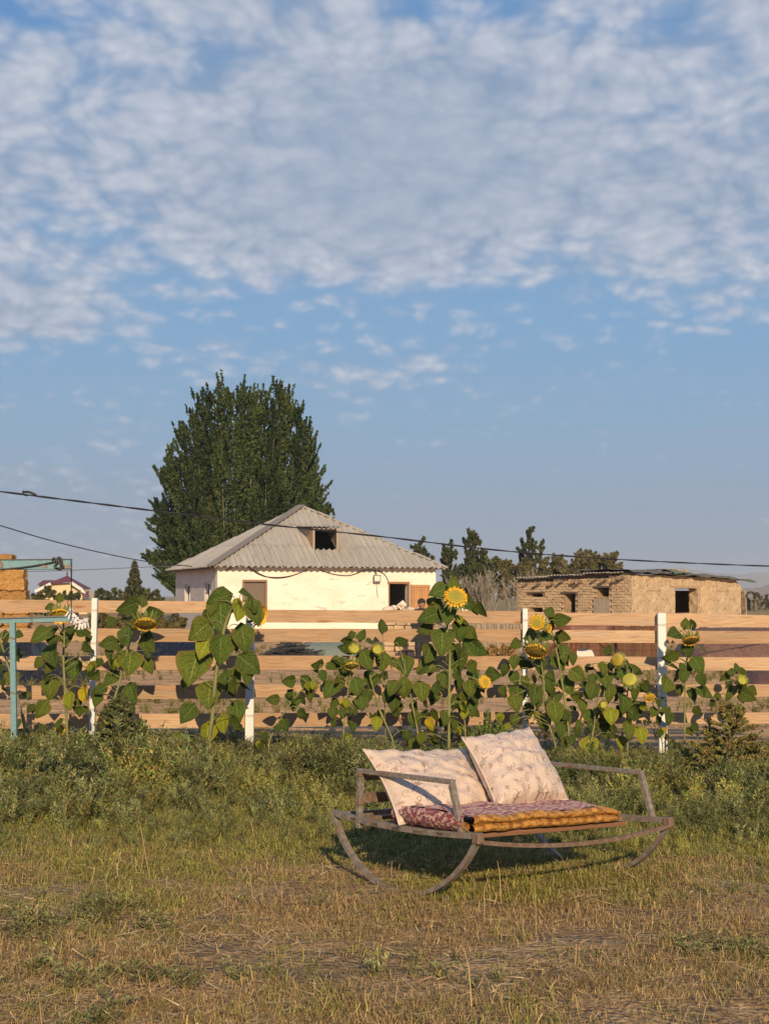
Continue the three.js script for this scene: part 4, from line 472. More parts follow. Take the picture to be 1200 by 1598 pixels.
// ---------------------------------------------------------------- the board fence
const FZ = 14.4;
{
  const post = (px0, py0, px1, w, label) => { const a = at(px0, py0, FZ - 0.06), b = at(px1, 1178, FZ - 0.06); b.y = gy(b.x, FZ) - 0.25; const T = thing('fence_post', label, 'fence post', V(b.x, gy(b.x, FZ), -(FZ - 0.06)), 0, 'white posts of the board fence'); const m = a.clone().sub(T.position), q = b.clone().sub(T.position); const ww = w * FZ / F; obj('post', bar(q, m, ww, ww * 0.8, V(0, 0, 1), 0.004), whiteM, T); obj('cap', box(ww * 0.9, 0.006, ww * 0.75, m.x, m.y + 0.003, m.z), mat([0.55, 0.5, 0.45]), T); };
  post(148.5, 934, 143, 8.5, 'slim white fence post with a bent lean, left of the small conifer'); post(391, 946, 389.5, 13, 'thick white fence post behind the biggest leaves beside the boarded window'); post(819, 950, 818.5, 7.6, 'slim white fence post under the mud brick building behind the right pillow'); post(1031.5, 957, 1034, 12.6, 'thick white fence post at the right below the black window of the mud brick building');
  const names = ['top', 'second', 'middle', 'fourth', 'lowest'];
  const spans = [[-120, 147], [146, 391], [390, 819], [818, 1033], [1032, 1330]], where = ['left of the slim leaning post', 'between slim leaning post and boarded window', 'in the long middle span left of the straight slim post', 'just left of the thick right hand post', 'just right of the thick right hand post'];
  // [top, bottom] at both ends of each span
  const rows = [[[934, 955.5, 937, 956], [937, 956, 939, 957], [951.5, 971.5, 953.6, 973], [955, 975.5, 958, 976.5], [958, 978, 962, 980]], [[981, 1002, 981, 1002], [981, 1002, 981, 1001.6], [981, 1002, 982, 1001.8], [983, 1002.5, 984, 1003.5], [984.5, 1004, 985.5, 1005.5]], [[1024, 1046, 1024, 1046], [1024, 1046, 1023, 1045], [1023, 1045, 1024, 1045], [1024, 1045, 1025, 1045.5], [1025.5, 1046, 1026, 1046.5]], [[1070, 1091, 1070, 1091], [1070, 1091, 1068.5, 1090], [1068, 1088, 1069, 1089], [1068, 1088, 1068, 1088], [1068, 1087.5, 1068, 1087]], [[1114, 1137.5, 1114, 1137], [1114, 1137, 1113.5, 1136], [1113, 1135, 1111, 1131], [1110, 1130, 1109.5, 1129], [1112, 1129.5, 1112, 1129]]];
  const r = rng(500);
  rows.forEach((row, j) => row.forEach(([t0, b0, t1, b1], k) => { const [x0, x1] = spans[k], zz = FZ + 0.012; const P = [at(x0, b0, zz), at(x1, b1, zz), at(x1, t1, zz), at(x0, t0, zz)], L = P[0].distanceTo(P[1]), cup = 0.008 * (r() - 0.3), thick = 0.026, off = r() * 7, n = 24;
    const edge = (u, top) => { const w = 0.0035 * noise(u * L * 1.6 + off, j * 3 + k + top * 9) + 0.0018 * noise(u * L * 7 + off, top * 5); return w; };
    const front = sheet((u, v) => { const a = P[0].clone().lerp(P[1], u), b = P[3].clone().lerp(P[2], u); a.y += edge(u, 0); b.y += edge(u, 1); const p = a.lerp(b, v); p.z += cup * (1 - (2 * v - 1) ** 2) + 0.004 * noise(u * L * 0.8 + off, k); return p; }, n, 4, (u, v) => [u * L + off, v * 0.14 + off * 0.3]);
    const back = sheet((u, v) => { const a = P[0].clone().lerp(P[1], u), b = P[3].clone().lerp(P[2], u); a.y += edge(u, 0); b.y += edge(u, 1); const p = a.lerp(b, 1 - v); p.z -= thick; return p; }, n, 1, (u, v) => [u * L + off, v * 0.14 + off * 0.3]);
    const rim = (vv) => sheet((u, v) => { const a = P[0].clone().lerp(P[1], u), b = P[3].clone().lerp(P[2], u); const p = vv ? b : a; p.y += edge(u, vv); p.z += 0.004 * noise(u * L * 0.8 + off, k) * (1 - v) - thick * (vv ? v : v); return p; }, n, 1, (u, v) => [u * L + off, 0.14 + v * 0.03]);
    const end = (uu) => sheet((u, v) => { const p = P[uu ? 1 : 0].clone().lerp(P[uu ? 2 : 3], v); p.z -= thick * u; return p; }, 1, 1, (u, v) => [u * 0.03, v * 0.14]);
    tag(obj('fence_board', [front, back, rim(0), rim(1), end(0), end(1)], boardMats[Math.floor(r() * 4)]), `${names[j]} pine fence board ${where[k]}`, 'fence board', 'pine boards of the fence'); }));
}
// ---------------------------------------------------------------- clothes line frame, line and pegs; cables overhead
{
  const z = 13.0, T = thing('clothes_line_post', 'turquoise iron post with a cross arm at the left edge of the picture', 'clothes line post', V(at(26, 930, z).x, gy(-3.4, 13), -z)); const o = T.position, P = (px, py, d = 0) => at(px, py, z + d).sub(o);
  obj('post', bar(V(P(29, 930).x, -0.3, 0), P(20.5, 969), 0.052, 0.052, V(0, 0, 1), 0.006), turqM, T);
  obj('cross_arm', bar(P(-60, 971), P(111, 966), 0.05, 0.045, V(0, 1, 0), 0.004), turqM, T); obj('cross_arm_top', bar(P(-60, 966.5), P(111, 961.5), 0.075, 0.012, V(0, 1, 0)), mat([0.14, 0.13, 0.13], { roughness: 0.6 }), T);
  const z2 = 7.6, T2 = thing('clothes_line_beam', 'pale turquoise beam wrapped with wire jutting in from the left edge', 'beam', V(at(-160, 930, z2).x, gy(-2.6, z2), -z2)), o2 = T2.position, Q = (px, py, d = 0) => at(px, py, z2 + d).sub(o2);
  obj('beam', bar(Q(-190, 882), Q(112, 880.5), 0.05, 0.056, V(0, 1, 0), 0.004), turqM, T2); obj('post', bar(V(0, -0.3, 0), Q(-160, 890), 0.06, 0.06, V(0, 0, 1), 0.006), turqM, T2);
  obj('top_strip', bar(Q(-190, 875.5), Q(112, 873), 0.055, 0.006, V(0, 1, 0)), mat([0.07, 0.08, 0.08]), T2);
  const wireM = mat([0.05, 0.05, 0.05], { roughness: 0.5, metalness: 0.4 }), f = -0.034;
  obj('wire', tube([Q(-160, 895, f), Q(0, 889, f), Q(60, 882, f), Q(98, 874, f)], 0.0045, 6, 20), wireM, T2);
  obj('wire', tube([Q(82, 874, f), Q(85, 871, f), Q(90, 878, f), Q(86, 884, f), Q(92, 888, f), Q(97, 882, f), Q(96, 872, f), Q(91, 870, f), Q(94, 879, f), Q(100, 884, f), Q(94, 889, f), Q(88, 886, f)], 0.006, 6, 50), wireM, T2);
  obj('chip', [box(0.05, 0.02, 0.004, ...Q(104, 884, f + 0.006).toArray()), box(0.03, 0.012, 0.004, ...Q(70, 884, f + 0.006).toArray())], rustM, T2);
  // the line runs from the near beam back to the far arm
  const a = at(112, 881, z2), b = at(112, 963, z + 0.02), m = a.clone().lerp(b, 0.62); m.y -= 0.05; const lineC = new THREE.CatmullRomCurve3([a, a.clone().lerp(b, 0.3).add(V(0, -0.03, 0)), m, b]);
  tag(obj('clothes_line', tube(lineC.getPoints(24), 0.0045, 6, 60), wireM), 'thin dark line running from the near turquoise beam back to the far arm', 'clothes line');
  // pegs clipped close together on a short loop at the far arm
  const loop = [at(109, 948, 12.6), at(116, 956, 12.55), at(124, 963, 12.6), at(131, 966, 12.6), at(137, 966, 12.7)]; const lc = new THREE.CatmullRomCurve3(loop);
  tag(obj('peg_cord', tube([b, ...loop.slice().reverse(), at(110, 930, 11.6)], 0.003, 5, 40), wireM), 'thin cord that holds the white clothes pegs at the end of the far arm', 'cord');
  const pegM = mat([0.74, 0.72, 0.72], { roughness: 0.5 }), proto = new THREE.Group(); { const legG = (s) => bar(V(s * 0.003, 0.012, 0), V(s * 0.017, -0.075, 0), 0.009, 0.008, V(0, 0, 1)); obj('leg', legG(-1), pegM, proto); obj('leg', legG(1), pegM, proto); obj('spring', tube([V(-0.012, -0.022, 0.006), V(0, -0.018, 0.009), V(0.012, -0.022, 0.006)], 0.0025, 5, 4), wireM, proto); }
  const r = rng(520); for (let k = 0; k < 13; k++) { const q = proto.clone(); q.name = numbered('clothes_peg'); q.position.copy(lc.getPoint(k / 12)).add(V((r() - 0.5) * 0.01, -0.005 - (k > 2 && k < 9 ? r() * 0.035 : 0), (r() - 0.5) * 0.05)); q.rotation.set((r() - 0.5) * 0.5, (r() - 0.5) * 1.4, (r() - 0.5) * 0.7 - 0.15); scene.add(q); tag(q, `white clothes peg, ${['first', 'second', 'third', 'fourth', 'fifth', 'sixth', 'seventh', 'eighth', 'ninth', 'tenth', 'eleventh', 'twelfth', 'last'][k]} from the left in the bunch at the turquoise arm`, 'clothes peg', 'white pegs on the clothes line'); }
}
{
  const cableM = mat([0.018, 0.017, 0.018], { roughness: 0.6 }), c = (pts) => pts.map(([x, y, z]) => at(x, y, z));
  const p1 = c([[-120, 752, 18], [0, 767, 18.5], [120, 782, 19], [240, 797, 19.6], [420, 819, 20.4], [600, 838, 21.4], [760, 857, 22.4], [900, 869, 23.4], [1050, 877.5, 24.5], [1200, 883.5, 25.6], [1330, 886, 26.6]]);
  const strand = (ph) => { const cu = new THREE.CatmullRomCurve3(p1), n = 260, o = []; for (let i = 0; i <= n; i++) { const p = cu.getPoint(i / n), a = i * 0.3 + ph; o.push(p.add(V(0, Math.cos(a) * 0.0065, Math.sin(a) * 0.0065))); } return tube(o, 0.0085, 5, 520); };
  const T = thing('power_cable', 'thick black twisted cable sagging across the whole picture', 'cable'); obj('strand', strand(0), cableM, T); obj('strand', strand(Math.PI), cableM, T);
  const s = at(46, 771.5, 18.7); obj('splice', [tube([at(36, 769.5, 18.7).add(V(0, 0.012, 0.01)), s.clone().add(V(0, 0.03, 0.01)), at(58, 773, 18.72).add(V(0, 0.0, 0.012))], 0.016, 6, 10), tube([at(38, 768, 18.7).add(V(0, 0.02, 0.02)), at(37, 770, 18.7).add(V(0, -0.01, 0.03)), at(44, 773, 18.7).add(V(0, -0.012, 0.02))], 0.008, 5, 8)], cableM, T);
  tag(obj('power_cable', tube(c([[-80, 800, 40], [0, 820, 42], [60, 838, 44], [130, 856, 47], [228, 876, 52], [300, 884, 56]]), 0.018, 5, 40), cableM), 'thin dark wire below the thick cable, sloping from the left edge down to the poplar', 'cable');
  tag(obj('power_cable', tube(c([[-60, 893, 60], [40, 892, 62], [112, 890, 64], [228, 885, 68], [300, 882, 70]]), 0.016, 5, 30), mat([0.10, 0.10, 0.11])), 'faint grey wire just above the maroon roof, ending behind the poplar', 'cable');
}
// ---------------------------------------------------------------- sunflowers
const leafT = ctex(256, 256, (u, v) => { // u across, v from stalk to tip
  const x = Math.abs(u - 0.5) * 2, mid = Math.exp(-((x / 0.03) ** 2)), s = (v - x * 0.55) * 6.5, side = Math.exp(-(((s - Math.round(s)) / 0.09) ** 2)) * (1 - x * 0.6) * (v > 0.02 ? 1 : 0), n = fbm(u * 8, v * 8, 4, 8, 8);
  const c = mix3(mix3([0.098, 0.130, 0.020], [0.052, 0.078, 0.012], clamp(0.5 + n * 1.6)), [0.21, 0.25, 0.075], clamp(mid * 0.9 + side * 0.5)); return mix3(c, [0.16, 0.10, 0.03], sstep(0.80, 1.0, x + n * 0.5) * 0.6 + sstep(0.42, 0.5, n) * 0.5); });
const leafB = gtex(256, 256, (u, v) => { const x = Math.abs(u - 0.5) * 2, s = (v - x * 0.55) * 6.5; return 0.6 - 0.45 * Math.exp(-(((s - Math.round(s)) / 0.10) ** 2)) - 0.4 * Math.exp(-((x / 0.04) ** 2)) + 0.25 * noise(u * 20, v * 20, 20, 20); });
const leafMats = [[1, 1, 1], [0.75, 0.82, 0.8], [1.2, 1.12, 0.95], [0.9, 1.0, 1.0]].map((c) => soft(c, { map: leafT, bumpMap: leafB, bumpScale: 0.010, roughness: 0.74 }));
const leafYG = soft([2.3, 1.9, 0.9], { map: leafT, bumpMap: leafB, bumpScale: 0.006, roughness: 0.65 }), leafY = soft([5.0, 2.9, 0.7], { map: leafT, bumpMap: leafB, bumpScale: 0.006, roughness: 0.7 });
const leafGeos = [0, 1, 2, 3, 4, 5].map((k) => { const r = rng(600 + k), fold = 0.10 + 0.22 * r(), droop = 0.06 + 0.26 * r(), wob = 0.02 + 0.025 * r(), wide = 0.41 + 0.07 * r(), tw = (r() - 0.5) * 0.25; const nu = 6, nv = 8; return sheet((u, v) => { const c = u * 2 - 1, t = Math.pow(v, 0.85), w = wide * Math.pow(Math.sin(Math.PI * Math.pow(t, 0.56)), 0.82) + 0.0; const x = c * w, y = -t * 0.98 + 0.20 * Math.abs(c) ** 1.3 * Math.exp(-t * 5.5) * 1.0; const z = fold * Math.abs(x) - droop * t * t + wob * Math.sin(t * 9 + c * 3 + k) * Math.abs(c) + tw * x * t; return V(x, y, z); }, nu, nv, (u, v) => [u, v]).toNonIndexed(); });
leafGeos.forEach((g) => { const q = mergeVertices(g); q.computeVertexNormals(); g.copy(q); });
const stemT = ctex(64, 256, (u, v) => mix3([0.25, 0.25, 0.085], [0.17, 0.16, 0.06], clamp(0.5 + fbm(u * 4, v * 12, 3, 4, 12) * 1.3)));
const stemM = mat([1, 1, 1], { map: stemT, roughness: 0.75 }), petalM = mat([0.80, 0.42, 0.012], { roughness: 0.6 }), petalOldM = mat([0.62, 0.36, 0.035], { roughness: 0.7 }), petalGreenM = mat([0.42, 0.38, 0.05], { roughness: 0.7 }), bractM = mat([0.15, 0.18, 0.045], { roughness: 0.7 }), discM = mat([1, 1, 1], { vertexColors: true, roughness: 0.9 });
const DISC = { yellow: [[0.36, 0.25, 0.03], [0.55, 0.36, 0.03]], olive: [[0.28, 0.235, 0.03], [0.42, 0.30, 0.028]], brown: [[0.25, 0.17, 0.025], [0.42, 0.27, 0.03]], green: [[0.33, 0.33, 0.06], [0.46, 0.40, 0.05]], dark: [[0.14, 0.10, 0.02], [0.36, 0.22, 0.02]] };
function discGeo(R, cols, r, dome) { const P = []; for (let i = 0; i <= 14; i++) { const q = i / 14; P.push(new THREE.Vector2(R * Math.sin(q * Math.PI / 2), R * dome * Math.cos(q * Math.PI / 2))); } const g = new THREE.LatheGeometry(P.reverse(), 44); g.rotateX(Math.PI / 2); const p = g.attributes.position, c = new Float32Array(p.count * 3); for (let i = 0; i < p.count; i++) { const x = p.getX(i), y = p.getY(i), d = Math.hypot(x, y) / R, n = noise(x / R * 11, y / R * 11) , k = 1 + 0.10 * n; p.setXYZ(i, x * (1 + 0.02 * n), y * (1 + 0.02 * n), p.getZ(i) + R * 0.05 * n); const cc = mix3(cols[0], cols[1], clamp(sstep(0.3, 1.0, d) + n * 0.5)); const j = 0.8 + 0.4 * r(); c[3 * i] = cc[0] * j; c[3 * i + 1] = cc[1] * j; c[3 * i + 2] = cc[2] * j; } g.setAttribute('color', new THREE.BufferAttribute(c, 3)); g.computeVertexNormals(); return g; }
// a ring of pointed petals: from radius r0, length len, bent towards the face by lift (radians)
function ringGeo(n, r0, len, wid, lift, curl, r, z0 = 0) { const gs = []; for (let k = 0; k < n; k++) { const a = (k + (r() - 0.5) * 0.7) / n * Math.PI * 2, l = len * (0.7 + 0.5 * r()), lf = lift + (r() - 0.5) * 0.5, tw = (r() - 0.5) * 0.8; const pts = []; for (let i = 0; i <= 4; i++) { const t = i / 4, w = wid * Math.sin(Math.PI * (0.12 + 0.88 * t)) ** 0.8, ang = lf + curl * t; pts.push([r0 + l * t * Math.cos(ang * 0.7), l * t * Math.sin(ang), w * (i === 4 ? 0 : 1)]); } const g = sheet((u, v) => { const q = pts[Math.round(v * 4)], c = (u - 0.5) * q[2], rad = q[0]; const z = q[1] + z0 + Math.abs(c) * 0.35 + c * tw; return V(Math.cos(a) * rad - Math.sin(a) * c, Math.sin(a) * rad + Math.cos(a) * c, z); }, 2, 4); gs.push(g); } return merge(gs); }
function flowerHead(parent, pos, dir, R, style, disc, seed) {
  const r = rng(seed), head = obj('flower_head', [new THREE.SphereGeometry(R * 0.7, 18, 8, 0, Math.PI * 2, 0, Math.PI / 2).scale(1, 0.5, 1).rotateX(-Math.PI / 2).translate(0, 0, 0), ringGeo(22, R * 0.62, R * 0.62, R * 0.22, style === 'bud' ? 0.7 : -0.15, style === 'bud' ? 0.5 : -0.7, r, -R * 0.06)], bractM, parent);
  head.position.copy(pos); head.quaternion.setFromUnitVectors(V(0, 0, 1), dir); head.rotateZ(r() * 6);
  obj('disc', discGeo(R * (style === 'bud' ? 0.6 : style === 'full' ? 0.76 : 0.80), DISC[disc], r, style === 'dome' ? 0.5 : 0.28), discM, head);
  if (style === 'full') obj('petals', [ringGeo(32, R * 0.70, R * 0.34, R * 0.17, 0.3, -0.5, r), ringGeo(26, R * 0.70, R * 0.28, R * 0.16, 0.7, 0.3, r, R * 0.02)], petalM, head).userData.kind = 'stuff';
  if (style === 'old') obj('petals', [ringGeo(28, R * 0.74, R * 0.28, R * 0.14, 0.7, 1.2, r), ringGeo(22, R * 0.74, R * 0.28, R * 0.12, -0.2, 0.9, r)], petalOldM, head).userData.kind = 'stuff';
  if (style === 'bright') obj('petals', [ringGeo(26, R * 0.68, R * 0.36, R * 0.19, 0.9, 0.5, r), ringGeo(22, R * 0.70, R * 0.34, R * 0.17, 0.2, 0.9, r)], petalM, head).userData.kind = 'stuff';
  if (style === 'dome') obj('petals', [ringGeo(30, R * 0.60, R * 0.20, R * 0.12, 0.8, 0.6, r), ringGeo(30, R * 0.40, R * 0.13, R * 0.08, 1.2, 0.3, r, R * 0.24), ringGeo(24, R * 0.2, R * 0.12, R * 0.08, 1.3, 0.2, r, R * 0.32)], disc === 'green' ? petalGreenM : petalOldM, head).userData.kind = 'stuff';
  if (style === 'bud') obj('petals', [ringGeo(24, R * 0.5, R * 0.5, R * 0.13, 0.7, 0.4, r), ringGeo(20, R * 0.42, R * 0.4, R * 0.12, 1.0, 0.3, r)], petalGreenM, head).userData.kind = 'stuff';
  return head;
}
const facing = (yaw, pitch) => { const a = yaw * Math.PI / 180, b = pitch * Math.PI / 180; return V(Math.sin(a) * Math.cos(b), Math.sin(b), Math.cos(a) * Math.cos(b)); };
let sunSeed = 700;
// places are read off an enlarged piece of the photograph: its corner (ox, oy) and scale
function sunflower(label, [ox, oy, sc], z, width, stem, leaves, heads = []) {
  const r = rng(++sunSeed), px = (q) => [ox + q[0] / sc, oy + q[1] / sc]; const P = stem.map((q) => at(...px(q), z + (r() - 0.5) * 0.06)), g0 = P[0].clone(); g0.y = gy(g0.x, z);
  const T = thing('sunflower', label, 'sunflower', g0, 0, 'sunflowers along the fence'), o = T.position; const main = [g0.clone().setY(g0.y - 0.03), ...P.filter((p) => p.y > g0.y + 0.06)];
  const H = heads.map((h) => { const dir = facing(h[3], h[4]), R = h[2] / sc * z / F / 2 / 1.16, pos = at(...px(h), z - 0.20 + (h[7] ?? 0)); return [pos, dir, R, h[5], h[6]]; });
  if (H.length) { const [pos, dir, R] = H[0]; const bk = pos.clone().addScaledVector(dir, -R * 0.35); bk.addScaledVector(dir, -0.02); main.push(bk); }
  const curve = new THREE.CatmullRomCurve3(main), rad = width / sc * z / F / 2, parts = [tube(main, (t) => rad * (1.15 - 0.5 * t), 8, 24)];
  for (const h of H.slice(1)) { const e = h[0].clone().addScaledVector(h[1], -h[2] * 0.45), s = curve.getPoint(0.72); parts.push(tube([s, s.clone().lerp(e, 0.6).add(V(0, -0.04, -0.03)), e], rad * 0.6, 6, 8)); }
  const S = curve.getPoints(60);
  for (const [lx, ly, L, ang, tone = 0] of leaves) {
    const up = Math.abs(((ang + 180) % 360) - 180) > 115; let tilt = up ? 0.15 + 0.3 * r() : -(0.05 + 0.8 * r()), yaw = (r() - 0.5) * 1.3; if (tone === 3) { yaw = (r() < 0.5 ? -1 : 1) * (1.0 + 0.25 * r()); tilt = 0.5; }
    const q = new THREE.Quaternion().setFromEuler(new THREE.Euler(tilt, 0, ang * Math.PI / 180, 'ZYX')).multiply(new THREE.Quaternion().setFromEuler(new THREE.Euler(0, yaw, 0)));
    const zl = z + (r() - 0.5) * 0.26, Lm = L / sc * zl / F / Math.cos(tilt) * 0.84, c = at(...px([lx, ly]), zl), base = c.clone().sub(V(0, -0.46 * Lm, 0).applyQuaternion(q));
    const m = obj('leaf', leafGeos[Math.floor(r() * 6)], tone === 1 ? leafYG : tone === 2 ? leafY : leafMats[Math.floor(r() * 4)], T); m.position.copy(base).sub(o); m.quaternion.copy(q); m.scale.set(Lm * (0.95 + 0.15 * r()) * (r() < 0.5 ? -1 : 1), Lm, Lm);
    let best = S[0], bd = 1e9; for (const s of S) { const d = Math.abs(s.y - (base.y - 0.03)) + 0.4 * Math.abs(s.x - base.x); if (d < bd) { bd = d; best = s; } }
    const gap = best.distanceTo(base); if (gap > 0.02 && gap < 0.6) parts.push(tube([best, best.clone().lerp(base, 0.55).add(V(0, 0.18 * gap + 0.01, 0.05 * gap)), base], 0.0042, 5, 6));
  }
  // smaller leaves between and behind the others
  if (leaves.length > 4) { const mean = leaves.reduce((s, q) => s + q[2], 0) / leaves.length / sc * z / F; for (let k = 0; k < leaves.length * 0.9; k++) { const s = curve.getPoint(0.12 + 0.78 * r()), a = r() * 6.283, rad2 = mean * (0.5 + 1.0 * r()), Lm = mean * (0.5 + 0.35 * r()), base = s.clone().add(V(Math.cos(a) * rad2, 0.02 + 0.3 * rad2 * r(), Math.sin(a) * rad2 * 0.7 - 0.07)); const q = new THREE.Quaternion().setFromEuler(new THREE.Euler(-(0.1 + 0.9 * r()), 0, Math.cos(a) * 0.9 * r(), 'ZYX')).multiply(new THREE.Quaternion().setFromEuler(new THREE.Euler(0, (r() - 0.5) * 2, 0))); const m = obj('leaf', leafGeos[Math.floor(r() * 6)], r() < 0.06 ? leafYG : leafMats[Math.floor(r() * 4)], T); m.position.copy(base).sub(o); m.quaternion.copy(q); m.scale.set(Lm, Lm, Lm); parts.push(tube([s, s.clone().lerp(base, 0.55).add(V(0, 0.03, 0)), base], 0.0036, 4, 5)); } }
  const st = obj('stem', parts, stemM, T); st.geometry.translate(-o.x, -o.y, -o.z);
  H.forEach(([pos, dir, R, style, disc], i) => flowerHead(T, pos.clone().sub(o), dir, R, style, disc, sunSeed * 10 + i));
  return T;
}
const ZA = [0, 860, 4], ZB = [260, 900, 4], ZC = [460, 900, 3.53], ZD = [780, 930, 4.286], ZE = [960, 920, 5], SZ = 13.85;
sunflower('sunflower cut by the left picture edge, mostly leaves behind the turquoise post', ZA, SZ, 14, [[182, 1265], [150, 1080], [120, 940], [60, 740], [30, 640], [5, 560]], [[32, 540, 95, 0], [0, 612, 75, 0], [112, 650, 95, 10], [8, 742, 75, 0], [78, 795, 88, 0], [45, 868, 70, 40, 3], [118, 520, 60, 80], [-30, 690, 90, 0], [190, 985, 60, -30], [-40, 820, 90, -20]]);
sunflower('sunflower with a yellow drooping head behind the turquoise cross arm', ZA, SZ - 0.1, 17, [[424, 1270], [420, 1100], [412, 950], [404, 800], [398, 650], [404, 560], [402, 490]], [[375, 285, 75, 175], [310, 350, 70, -70], [255, 525, 125, -55], [415, 545, 135, -5], [518, 505, 110, 70], [325, 642, 155, 10], [545, 607, 95, 45], [465, 745, 140, 5], [570, 752, 110, 15, 1], [315, 862, 155, 5], [432, 938, 125, 0, 1], [522, 900, 105, 10, 2], [262, 992, 130, -25], [376, 1130, 85, -5, 2], [345, 560, 80, 40, 3], [240, 700, 90, -40], [620, 700, 70, -20]], [[378, 398, 165, 10, -48, 'bright', 'yellow']]);
sunflower('sunflower with a big nodding brown disc left of the cream house, above the small spruce', ZA, SZ - 0.1, 16, [[668, 1180], [690, 1010], [745, 830], [788, 660], [820, 540], [868, 430]], [[800, 350, 135, -62], [895, 303, 95, 175], [968, 385, 115, 78], [800, 527, 135, 0], [920, 570, 135, 32], [675, 577, 135, -78], [812, 700, 155, 3], [690, 690, 90, -20, 3], [930, 722, 115, 35], [690, 797, 135, -50], [625, 868, 90, -62], [822, 890, 135, 18], [832, 980, 70, 35, 3], [683, 1055, 100, -5, 1], [740, 700, 70, 0, 1]], [[912, 448, 190, 4, -58, 'old', 'brown']]);
sunflower('biggest sunflower with large dark leaves hiding its head, in front of the boarded window', ZB, SZ - 0.15, 24, [[268, 1090], [270, 1000], [288, 860], [306, 640], [345, 400], [385, 250], [440, 178], [480, 195]], [[322, 138, 180, -72], [335, 250, 215, 2], [550, 226, 190, 25], [205, 340, 165, -45], [485, 392, 200, 12], [340, 462, 210, 2], [232, 450, 130, -20, 1], [165, 572, 205, -12], [520, 552, 185, 52], [400, 668, 175, 15], [265, 742, 165, 0], [130, 860, 140, -35], [440, 852, 145, 10], [260, 982, 145, 0, 1], [352, 920, 120, 5, 1], [512, 122, 120, 70, 3], [105, 700, 130, -30, 3], [495, 690, 95, 35, 3], [450, 165, 80, 60, 1]], [[578, 240, 170, 62, -12, 'bright', 'olive', 0.24]]);
sunflower('thin leaning flowerless sunflower right of the thick white post by the boarded window', ZB, SZ, 9, [[640, 1040], [660, 985], [760, 810], [850, 700], [945, 622]], [[760, 652, 88, -85], [868, 660, 88, 0], [977, 622, 78, 15], [665, 768, 85, -88], [792, 775, 105, 8], [768, 735, 70, -25], [895, 742, 100, 0], [850, 857, 85, 28], [740, 930, 90, 20], [938, 550, 75, -82], [930, 590, 75, -85, 3], [1030, 560, 70, 60], [700, 880, 70, -60, 3]]);
sunflower('sunflower with a green and yellow half open head left of the two green buds', ZC, SZ, 11, [[262, 980], [268, 860], [280, 740], [295, 620], [306, 530]], [[340, 610, 105, 8], [240, 600, 100, -18], [192, 620, 92, -30], [285, 702, 55, 0, 1], [368, 700, 85, 10], [212, 752, 75, 0], [268, 530, 95, -8], [222, 480, 95, -60], [285, 897, 65, 0, 1], [235, 470, 70, 60, 3], [265, 692, 40, 0, 2]], [[314, 486, 112, 5, -62, 'old', 'green']]);
sunflower('sunflower carrying two green buds over the gap right of the grey green tarpaulin', ZC, SZ + 0.1, 11, [[548, 930], [470, 740], [430, 610], [402, 510], [368, 440]], [[282, 350, 75, -78], [370, 317, 85, 165], [395, 457, 115, 25], [485, 475, 115, -8], [420, 572, 105, 0], [400, 660, 85, -10], [290, 390, 105, -88], [450, 812, 75, 0, 1], [430, 360, 80, 80, 3], [355, 700, 70, 30], [310, 325, 60, -60]], [[332, 402, 90, -10, 35, 'bud', 'green'], [452, 405, 96, 20, 30, 'bud', 'green']]);
sunflower('slender flowerless sunflower standing between the buds and the tallest sunflower', ZC, SZ, 12, [[690, 930], [672, 830], [652, 730], [632, 620], [612, 550]], [[608, 495, 115, 10], [600, 617, 125, 0], [542, 610, 85, -40], [545, 702, 95, -10], [700, 632, 105, 8], [660, 792, 115, 0], [745, 815, 85, 10, 2], [765, 660, 95, -10], [505, 662, 75, -30], [560, 482, 75, 60], [590, 357, 85, 95], [720, 700, 60, 30, 3]]);
sunflower('single pointed leaf shoot on a thin stalk in the gap under the cream house', ZC, SZ + 0.15, 5, [[500, 930], [496, 700], [490, 480], [484, 320]], [[480, 268, 88, 178], [520, 640, 60, 40], [470, 760, 60, -40]]);
sunflower('tallest sunflower, its full yellow head standing above the top board by the house corner', ZC, SZ - 0.1, 16, [[848, 935], [849, 780], [850, 620], [853, 420], [838, 280], [856, 200], [878, 150]], [[792, 80, 120, -72], [875, 32, 95, 178], [742, 215, 140, -78], [715, 290, 95, -65], [842, 202, 105, 0], [910, 302, 135, 10], [812, 355, 140, -5], [985, 385, 140, 48], [735, 430, 105, -15], [895, 475, 140, 0], [730, 492, 110, -78], [817, 572, 105, -8], [977, 500, 85, 10], [825, 782, 85, 0], [750, 705, 85, -20, 3], [900, 420, 95, 30, 3], [932, 245, 105, 70, 3], [960, 150, 80, 60], [700, 520, 80, -75, 3]], [[885, 113, 156, 6, 38, 'full', 'olive']]);
sunflower('small sunflower with an orange yellow head before the fourth board, above the right pillow', ZC, SZ, 9, [[942, 930], [938, 840], [935, 740], [960, 640], [1010, 590]], [[905, 595, 75, 0], [965, 612, 85, 0], [930, 665, 70, 20], [885, 692, 85, -10], [992, 655, 95, 10], [970, 722, 95, 0], [930, 755, 62, 0, 1], [913, 842, 65, 0, 1], [1095, 540, 85, 85], [985, 545, 75, 10], [900, 730, 60, 0, 3]], [[1046, 580, 86, 28, 8, 'full', 'yellow']]);
